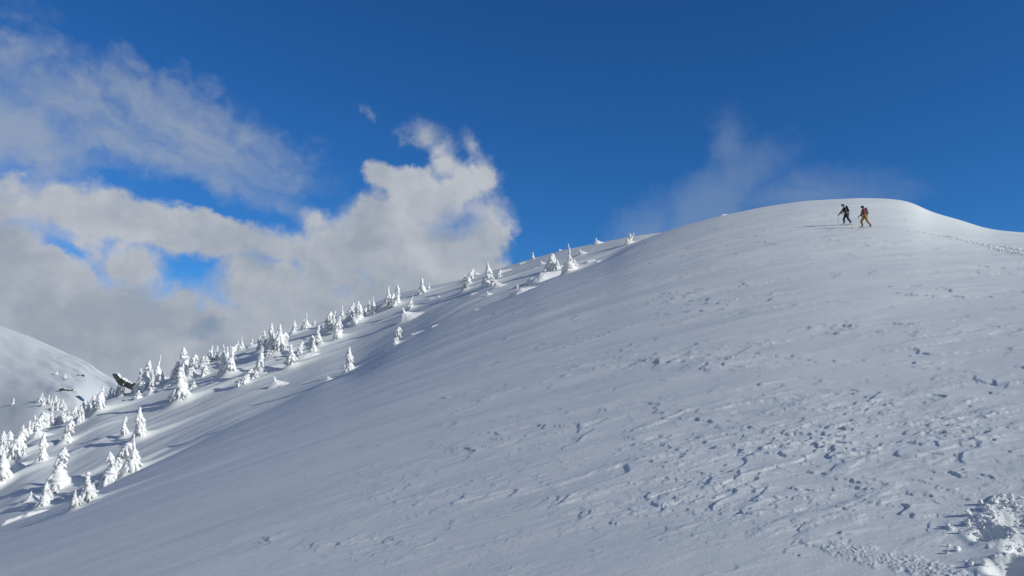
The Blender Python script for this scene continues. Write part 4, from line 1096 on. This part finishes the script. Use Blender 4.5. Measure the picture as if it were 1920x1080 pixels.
def outcrop(px, py, wpx, hpx, lab, pieces, slope, dist=None):
    if dist is None: x, y, z, r = khit(px, py)
    else:
        a, t = px_dir(px, py); r = dist; x, y, z = r * math.sin(float(a)), r * math.cos(float(a)), r * float(t)
    k = r / F
    root = empty('rock_outcrop', (x, y, z)); tag(root, lab, 'rocks', 'dark rocks on the far knoll')
    rr_ = np.random.RandomState(int(px))
    for i in range(pieces):
        f = (i + 0.5) / pieces - 0.5
        o = link('rock', rock_mesh(100 + i + int(px), wpx * k * 0.62 / pieces * 1.6, wpx * k * 0.35, hpx * k * rr_.uniform(.36, .52)), root,
                 (f * wpx * k, rr_.uniform(-.4, .4), -f * slope * wpx * k - 0.1 * hpx * k), (rr_.uniform(-.2, .2), math.atan(slope) + rr_.uniform(-.15, .15), rr_.uniform(-.3, .3)))
        link('snow_cap', snow_pad(7 + i, wpx * k * 0.66 / pieces, wpx * k * 0.2, hpx * k * 0.16), o, (0.1, rr_.uniform(-.1, .3), hpx * k * 0.27), None)
    return root
outcrop(233, 715, 36, 17, 'jagged dark rock outcrop capped with snow left of the tall firs', 3, 0.62, 205)
outcrop(126, 732, 19, 9, 'flat dark rock slabs showing through bright snow on the far knoll', 3, 0.1)
outcrop(151, 704, 8, 5, 'small dark rock under the upper snow lip of the far knoll', 2, 0.1)
outcrop(121, 711, 4, 3, 'tiny dark stone in the middle of the far knoll', 1, 0.0)
outcrop(114, 735, 5, 3, 'tiny dark stone left of the flat rock slabs', 1, 0.0)

# ------------------------------------------------------------------ people
def skinned(name, joints, edges, mat, parent, sub=2, root=0):
    """one continuous surface grown over a skeleton; joints: (x, y, z, rx, ry)"""
    me = bpy.data.meshes.new(name); me.from_pydata([j[:3] for j in joints], edges, [])
    o = bpy.data.objects.new(name, me); COL.objects.link(o)
    sk = o.modifiers.new('skin', 'SKIN'); sk.use_smooth_shade = True
    if not me.skin_vertices: 
        bpy.context.view_layer.objects.active = o
    for i, v in enumerate(me.skin_vertices[0].data):
        v.radius = (joints[i][3], joints[i][4] if len(joints[i]) > 4 else joints[i][3]); v.use_root = (i == root)
    ss = o.modifiers.new('sub', 'SUBSURF'); ss.levels = sub; ss.render_levels = sub
    dg = bpy.context.evaluated_depsgraph_get(); dg.update()
    ev = bpy.data.meshes.new_from_object(o.evaluated_get(dg))
    for p in ev.polygons: p.use_smooth = True
    ev.materials.clear(); ev.materials.append(mat)
    COL.objects.unlink(o); bpy.data.objects.remove(o)
    ev.name = name
    return link(name, ev, parent)
def box_mesh(name, sx, sy, sz, mat, bev=0.02, taper=0.0):
    bm = bmesh.new(); bmesh.ops.create_cube(bm, size=1.0)
    for v in bm.verts:
        t = 1 - taper * (v.co.z > 0); v.co = Vector((v.co.x * sx * t, v.co.y * sy * t, v.co.z * sz))
    bmesh.ops.bevel(bm, geom=bm.edges[:], offset=bev, segments=3, affect='EDGES')
    me = bpy.data.meshes.new(name); bm.to_mesh(me); bm.free(); me.materials.append(mat)
    for p in me.polygons: p.use_smooth = True
    return me
M_BLACK = mat_plain('black_shell_fabric', (0.012, 0.013, 0.018), 0.7)
M_NAVY = mat_plain('navy_trouser_fabric', (0.014, 0.018, 0.035), 0.75)
M_RED = mat_plain('rust_red_jacket', (0.26, 0.035, 0.02), 0.7)
M_YELL = mat_plain('ochre_trousers', (0.36, 0.21, 0.028), 0.75)
M_GREY = mat_plain('grey_pack_fabric', (0.20, 0.20, 0.23), 0.7)
M_HELM = mat_plain('helmet_shell', (0.05, 0.065, 0.075), 0.35)
M_HAIR = mat_plain('dark_hat', (0.015, 0.013, 0.012), 0.8)
M_SKIN = mat_plain('skin', (0.50, 0.30, 0.21), 0.55, 0.08)
M_BOOT = mat_plain('boot_shell', (0.02, 0.02, 0.022), 0.4)
M_BOOTW = mat_plain('pale_boot_shell', (0.55, 0.57, 0.58), 0.4)
M_POLE = mat_plain('pole_metal', (0.30, 0.30, 0.31), 0.3)
M_SKI = mat_plain('ski_top', (0.42, 0.43, 0.44), 0.35)
M_LENS = mat_plain('goggle_lens', (0.02, 0.02, 0.025), 0.08, 0.0)

def glove(parent, w, d, mat):
    """palm, four unequal curled fingers and a thumb closed round a grip at w; d = forearm direction"""
    w = Vector(w); d = Vector(d).normalized(); side = d.cross(Vector((0, 1, 0))).normalized(); lat = Vector((0, 1, 0))
    J = [(*w, .040, .030), (*(w + d * .05), .048, .030), (*(w + d * .09), .046, .026)]; E = [(0, 1), (1, 2)]
    for k, L in enumerate((.060, .070, .066, .052)):
        o_ = (k - 1.5) * .024
        b = w + d * .095 + lat * o_; m_ = b + d * L * .5 - side * .012; t = m_ + d * L * .15 - side * L * .6
        i = len(J); J += [(*b, .013, .013), (*m_, .012, .012), (*t, .010, .010)]; E += [(2, i), (i, i + 1), (i + 1, i + 2)]
    i = len(J); a_ = w + d * .035 + lat * .045 - side * .015; b = a_ + d * .035 + lat * .005 - side * .035
    J += [(*a_, .016, .016), (*b, .012, .012)]; E += [(1, i), (i, i + 1)]
    return skinned('glove', J, E, mat, parent, 1, 1)

def skier(name, loc, heading, P, colors, scale=1.0):
    root = empty(name, loc, heading); root.scale = (scale,) * 3
    h, ch, nk, hd = P['hip'], P['chest'], P['neck'], P['head']
    jk, tr_, bt, gl, hat = colors
    def V3(a): return (a[0], a[1], a[2])
    J = [(*h, .125, .10), (*ch, .150, .11), (*nk, .06, .06), (hd[0] - .01, hd[1], hd[2] - .08, .06, .06), (*hd, .085, .095)]
    E = [(0, 1), (1, 2), (2, 3), (3, 4)]
    for s, key in ((1, 'arm_l'), (-1, 'arm_r')):
        sh, elb, wr = P[key]; i = len(J)
        J += [(*sh, .055, .055), (*elb, .043, .043), (*wr, .030, .030)]; E += [(1, i), (i, i + 1), (i + 1, i + 2)]
    for s, key in ((1, 'leg_l'), (-1, 'leg_r')):
        hp, kn, an, toe = P[key]; i = len(J)
        J += [(*hp, .085, .085), (*kn, .060, .060), (*an, .042, .042), (*toe, .035, .035)]; E += [(0, i), (i, i + 1), (i + 1, i + 2), (i + 2, i + 3)]
    skinned('body', J, E, M_SKIN, root)
    # face
    f = Soup(); f.ball((hd[0] + .105, hd[1], hd[2] - .01), (.022, .014, .024), None, 2); f.ball((hd[0] + .088, hd[1], hd[2] - .055), (.014, .028, .008), None, 2)
    for s in (-1, 1):
        f.ball((hd[0] + .080, hd[1] + s * .032, hd[2] + .022), (.014, .014, .010), None, 2); f.ball((hd[0], hd[1] + s * .088, hd[2]), (.018, .012, .030), None, 2)
    link('face', f.mesh('face', M_SKIN), root)
    # jacket: torso and sleeves
    J = [(h[0], h[1], h[2] + .02, .165, .150), (*ch, .215, .185), (nk[0], nk[1], nk[2] - .01, .085, .085)]; E = [(0, 1), (1, 2)]
    for key in ('arm_l', 'arm_r'):
        sh, elb, wr = P[key]; i = len(J); J += [(*sh, .092, .092), (*elb, .070, .070), (*wr, .046, .046)]; E += [(1, i), (i, i + 1), (i + 1, i + 2)]
    skinned('jacket', J, E, jk, root)
    J = [(h[0], h[1], h[2] - .03, .160, .145)]; E = []
    for key in ('leg_l', 'leg_r'):
        hp, kn, an, toe = P[key]; i = len(J); J += [(*hp, .128, .128), (*kn, .098, .098), (an[0], an[1], an[2] + .05, .078, .078)]; E += [(0, i), (i, i + 1), (i + 1, i + 2)]
    skinned('trousers', J, E, tr_, root)
    for key in ('leg_l', 'leg_r'):
        hp, kn, an, toe = P[key]
        skinned('boot', [(an[0], an[1], an[2] + .10, .062, .062), (*an, .062, .062), (*toe, .048, .042)], [(0, 1), (1, 2)], bt, root, 2, 1)
    for key in ('arm_l', 'arm_r'):
        sh, elb, wr = P[key]; glove(root, wr, Vector(wr) - Vector(elb), gl)
    s_ = Soup(); s_.ball((hd[0] - .012, hd[1], hd[2] + .035), (.135, .118, .115), None, 3)
    if hat == 'helmet':
        s_.cone((hd[0] + .07, hd[1], hd[2] + .075), (hd[0] + .15, hd[1], hd[2] + .065), .085, .06, 12)
        link('helmet', s_.mesh('helmet', M_HELM), root)
        g = Soup(); g.ball((hd[0] + .098, hd[1], hd[2] + .02), (.038, .078, .036), None, 2); link('goggles', g.mesh('goggles', M_LENS), root)
    else:
        s_.ball((hd[0] - .06, hd[1], hd[2] - .05), (.075, .085, .10), None, 2)
        link('hat', s_.mesh('hat', M_HAIR), root)
    return root
def place_local(root, p):
    """a point given in a skier's own axes, in the world"""
    c, s = math.cos(root.rotation_euler.z), math.sin(root.rotation_euler.z); k = root.scale[0]
    return Vector((root.location.x + k * (p[0] * c - p[1] * s), root.location.y + k * (p[0] * s + p[1] * c), root.location.z + k * p[2]))
def backpack(root, P, mat, lab, wide=1.0):
    c = Vector(P['chest']); n = (Vector(P['neck']) - Vector(P['hip'])).normalized()
    tilt = math.atan2(n.x, n.z)
    back = Vector((-math.cos(tilt), 0, math.sin(tilt)))
    q = c + back * .24 + n * .0
    o = empty('backpack', place_local(root, q), root.rotation_euler.z); o.scale = root.scale
    tag(o, lab, 'backpack')
    link('pack_body', box_mesh('pack_body', .19 * wide, .30, .50, mat, .05, .12), o, (0, 0, 0), (0, tilt, 0))
    link('top_lid', box_mesh('top_lid', .18 * wide, .27, .10, mat, .035), o, (math.sin(tilt) * .27, 0, math.cos(tilt) * .27), (0, tilt, 0))
    for s in (-1, 1):
        st = Soup(); 
        pts_ = [(.08, s * .09, .22), (.22, s * .10, .26), (.36, s * .105, .18), (.38, s * .11, .0), (.26, s * .12, -.16), (.06, s * .12, -.2)]
        for a_, b_ in zip(pts_[:-1], pts_[1:]): st.cone(a_, b_, .017, .017, 6)
        link('shoulder_strap', st.mesh('shoulder_strap', mat), o, (0, 0, 0), (0, tilt, 0))
def ski_for(root, foot, lab, pitch=0.0):
    p = place_local(root, (foot[0] + .12, foot[1], 0)); z = ground_z(p.x, p.y)
    hd_ = root.rotation_euler.z
    fx, fy = math.cos(hd_), math.sin(hd_)
    z1 = ground_z(p.x + fx * .7, p.y + fy * .7); z0 = ground_z(p.x - fx * .7, p.y - fy * .7)
    o = empty('ski', (p.x, p.y, z - .015)); o.rotation_euler = (0, -math.atan2(z1 - z0, 1.4), hd_); tag(o, lab, 'ski', 'touring skis under the two skiers')
    n = 26; V_ = []; Fa = []
    for i in range(n):
        t = i / (n - 1); x = -.80 + 1.62 * t; w = .048 + .012 * abs(2 * t - 1) ** 2
        if t > .90: w *= math.sqrt(max(0.02, 1 - ((t - .90) / .10) ** 2))
        zz = .10 * max(0, (t - .86) / .14) ** 2 + .01 * (1 - (2 * t - 1) ** 2)
        V_ += [(x, -w, zz), (x, w, zz), (x, w, zz + .014), (x, -w, zz + .014)]
    for i in range(n - 1):
        a = i * 4; b = a + 4
        for k in range(4): Fa.append([a + k, a + (k + 1) % 4, b + (k + 1) % 4, b + k])
    Fa += [[0, 3, 2, 1], [4 * n - 4, 4 * n - 3, 4 * n - 2, 4 * n - 1]]
    link('ski_blade', mesh_np('ski_blade', V_, Fa, M_SKI, False), o)
    link('binding', box_mesh('binding', .09, .07, .045, M_BOOT, .012), o, (.12, 0, .045))
    link('binding', box_mesh('binding', .07, .06, .05, M_BOOT, .012), o, (-.17, 0, .045))
    return z
def pole_for(root, hand, tip, lab):
    a = place_local(root, hand); b = place_local(root, tip); b.z = ground_z(b.x, b.y) - .03
    o = empty('ski_pole', b); tag(o, lab, 'ski pole', 'ski poles held by the two skiers')
    v = a - b; L = v.length; o.rotation_mode = 'QUATERNION'; o.rotation_quaternion = v.to_track_quat('Z', 'Y')
    s_ = Soup(); s_.cone((0, 0, 0), (0, 0, L - .08), .005, .007, 8); link('shaft', s_.mesh('shaft', M_POLE), o)
    g = Soup(); g.cone((0, 0, L - .10), (0, 0, L + .05), .016, .019, 8); link('grip', g.mesh('grip', M_BLACK), o)
    k = Soup(); k.cone((0, 0, .06), (0, 0, .075), .045, .020, 10); link('basket', k.mesh('basket', M_BLACK), o)

def put_skier(px, py, name, P, colors, lab, tall_px):
    x, y, r = hit(px, py)
    s = 1.0
    # the feet follow the slope in the walking direction (to the left)
    hdg = math.pi - 0.05
    fx, fy = math.cos(hdg), math.sin(hdg)
    z = ground_z(x, y)
    for key in ('leg_l', 'leg_r'):
        hp, kn, an, toe = P[key]; sy_ = an[1]
        ax = x + fx * an[0] - fy * sy_; ay = y + fy * an[0] + fx * sy_
        dz = ground_z(ax, ay) - z + .03
        P[key] = (hp, (kn[0], kn[1], kn[2] + dz * .6), (an[0], an[1], an[2] + dz), (toe[0], toe[1], toe[2] + dz))
    root = skier(name, (x, y, z), hdg, P, colors); tag(root, lab, 'person', 'two ski tourers near the summit')
    print('SKIER', name, round(r, 1), 'height px', 1.8 * F / r)
    return root
P1 = dict(hip=(.0, 0, .98), chest=(.10, 0, 1.30), neck=(.17, 0, 1.53), head=(.24, 0, 1.69),
          arm_l=((.17, -.19, 1.42), (.34, -.27, 1.18), (.52, -.24, .98)), arm_r=((.13, .19, 1.42), (.18, .30, 1.16), (.40, .28, 1.02)),
          leg_l=((.0, -.10, .92), (.20, -.12, .52), (.16, -.11, .10), (.36, -.11, .06)), leg_r=((-.02, .10, .92), (-.08, .12, .50), (-.34, .11, .12), (-.16, .11, .06)))
P2 = dict(hip=(.0, 0, 1.0), chest=(.07, 0, 1.32), neck=(.12, 0, 1.55), head=(.17, 0, 1.71),
          arm_l=((.12, -.19, 1.44), (.16, -.28, 1.18), (.34, -.24, 1.05)), arm_r=((.10, .19, 1.44), (.12, .29, 1.18), (.30, .27, 1.02)),
          leg_l=((.02, -.10, .94), (.28, -.12, .56), (.18, -.11, .12), (.38, -.11, .07)), leg_r=((-.03, .10, .94), (-.12, .12, .52), (-.40, .11, .14), (-.22, .11, .07)))
s1 = put_skier(1588, 422, 'person', P1, (M_BLACK, M_NAVY, M_BOOTW, M_BLACK, 'helmet'), 'person in black jacket and helmet climbing left on skis, ahead of the other', 36)
s2 = put_skier(1623, 427.2, 'person', P2, (M_RED, M_YELL, M_BOOT, M_BLACK, 'hat'), 'person in rust red jacket and mustard yellow trousers following on skis', 40)
backpack(s1, P1, M_BLACK, 'black backpack on the back of the skier in black', .8)
backpack(s2, P2, M_GREY, 'grey backpack on the back of the skier in the red jacket', 1.15)
for (s, P, who) in ((s1, P1, 'black clad'), (s2, P2, 'red jacketed')):
    ski_for(s, P['leg_l'][2], 'pale touring ski under the front foot of the %s skier' % who)
    ski_for(s, P['leg_r'][2], 'pale touring ski under the trailing foot of the %s skier' % who)
    pole_for(s, Vector(P['arm_l'][2]) + Vector((.09, 0, -.04)), (P['arm_l'][2][0] + .02, -.34, 0), 'thin ski pole planted in front on the far side of the %s skier' % who)
    pole_for(s, Vector(P['arm_r'][2]) + Vector((.09, 0, -.04)), (P['arm_r'][2][0] - .30, .38, 0), 'thin ski pole on the camera side of the %s skier' % who)

# ------------------------------------------------------------------ broken snow: chunks one can count, and crumbs nobody could
def clod_mesh(seed):
    r = np.random.RandomState(seed); V_, Fa = ico(2); V_ = V_.copy(); ph = r.rand(3) * 30
    for k in range(11):
        nrm = r.randn(3); nrm /= np.linalg.norm(nrm); dd = V_ @ nrm; V_ -= np.clip(dd - r.uniform(.32, .6), 0, None)[:, None] * nrm
    V_ *= (1 + 0.35 * fbm(V_[:, 0] * 1.9 + ph[0] + V_[:, 2], V_[:, 1] * 1.9 + ph[1], 3, 3))[:, None]
    return mesh_np('snow_chunk', V_ * np.array([1, .8, .75]), Fa, M_CLOD)
CL = [clod_mesh(200 + i) for i in range(8)]
rc = np.random.RandomState(77)
PXc, PYc = PX, PY
spots = [(1815, 985, 9), (1817, 968, 9), (1795, 1030, 8), (1868, 948, 8), (1840, 948, 9), (1776, 1034, 6), (1832, 1000, 8), (1800, 1000, 6), (1861, 968, 8), (1855, 955, 8), (1897, 942, 8), (1822, 1063, 8), (1846, 1062, 9), (1780, 1022, 5), (1810, 1052, 5)]
for k in range(38):
    for _ in range(60):
        a, b = rc.uniform(1770, 1935), rc.uniform(930, 1092)
        if float(churn_mask_px(a, b)) > rc.uniform(0.25, 0.9): spots.append((a, b, rc.gamma(2, 1.2) + 2.0)); break
CHL = ['white snow chunk at the left tip of the churned patch, lower of two', 'white snow chunk at the left tip of the churned patch, upper of two', 'snow chunk lying just outside the churned patch to the left',
       'largest snow chunk on the top edge of the churned patch', 'snow chunk left of the largest one on the top edge', 'tiny stray snow chunk farthest left of the churned patch', 'snow chunk beside the trench in the churned patch',
       'small snow chunk below the left tip of the churned patch', 'blocky snow chunk under the largest top edge chunk', 'snow chunk tucked left of the blocky one', 'snow chunk on the top edge close to the right border',
       'snow chunk at the lower left of the churned patch near the bottom edge', 'snow chunk next to the lower left one near the bottom edge', 'tiny stray snow chunk left of the patch, upper', 'small snow chunk above the crumb band end']
for k_, (a, b, s) in enumerate(spots):
    x, y, r = hit(a, b); z = ground_z(x, y); h = s / F * r
    o = link('snow_chunk', CL[rc.randint(8)], None, (x, y, z + h * .35), (rc.uniform(0, 6), rc.uniform(0, 6), rc.uniform(0, 6)))
    o.scale = (h, h, h); tag(o, CHL[k_] if k_ < len(CHL) else 'loose chunk of snow lying in the churned patch at the bottom right', 'snow chunk', 'snow chunks in the bottom right corner')
V0, F0 = ico(1)
def crumbs(name, pts_, lab):
    n = len(pts_); Vs = np.zeros((n, len(V0), 3)); 
    for i, (x, y, z, s) in enumerate(pts_):
        j = V0 * (1 + 0.45 * (rc.rand(len(V0), 1) - .5)) * np.array([rc.uniform(.7, 1.3), rc.uniform(.7, 1.3), rc.uniform(.5, 1)]) * s
        Vs[i] = j + np.array([x, y, z + s * .3])
    Fs = (F0[None] + (np.arange(n) * len(V0))[:, None, None]).reshape(-1, 3)
    o = link(name, mesh_np(name, Vs.reshape(-1, 3), Fs, M_CLOD)); tag(o, lab, 'loose snow', kind='stuff')
L_ = []
while len(L_) < 1300:
    a, b = rc.uniform(1740, 1960), rc.uniform(915, 1110)
    if float(churn_mask_px(a, b)) < rc.uniform(0.02, 0.8): continue
    x, y, r = hit(a, b); L_.append((x, y, ground_z(x, y), (0.35 + rc.gamma(1.2, .6)) / F * r))
crumbs('churned_crumbs', L_, 'churned loose snow crumbs around the trench in the bottom right corner')
L_ = []
while len(L_) < 800:
    a, b = rc.uniform(1530, 1860), rc.uniform(1015, 1110)
    if float(crumb_mask_px(a, b)) < rc.uniform(0.1, 1.0): continue
    x, y, r = hit(a, b); L_.append((x, y, ground_z(x, y), (0.2 + rc.gamma(1.2, .22)) / F * r))
crumbs('spilled_crumbs', L_, 'band of fine spilled snow crumbs along the bottom edge')
L_ = []
for k in range(1500):
    q = tr[int(len(tr) * rc.beta(1.0, 1.7)) % len(tr)]
    dn = np.array([rc.randn() * .3, (rc.choice([-1, 1]) * rc.uniform(.3, .9)) + rc.randn() * .12])
    x, y = q + dn; L_.append((x, y, ground_z(x, y), rc.uniform(.02, .055) * (1.2 if math.atan2(x, y) > .46 else .8)))
crumbs('track_crumbs', L_, 'loose snow blocks thrown up along the ski track behind the skiers')
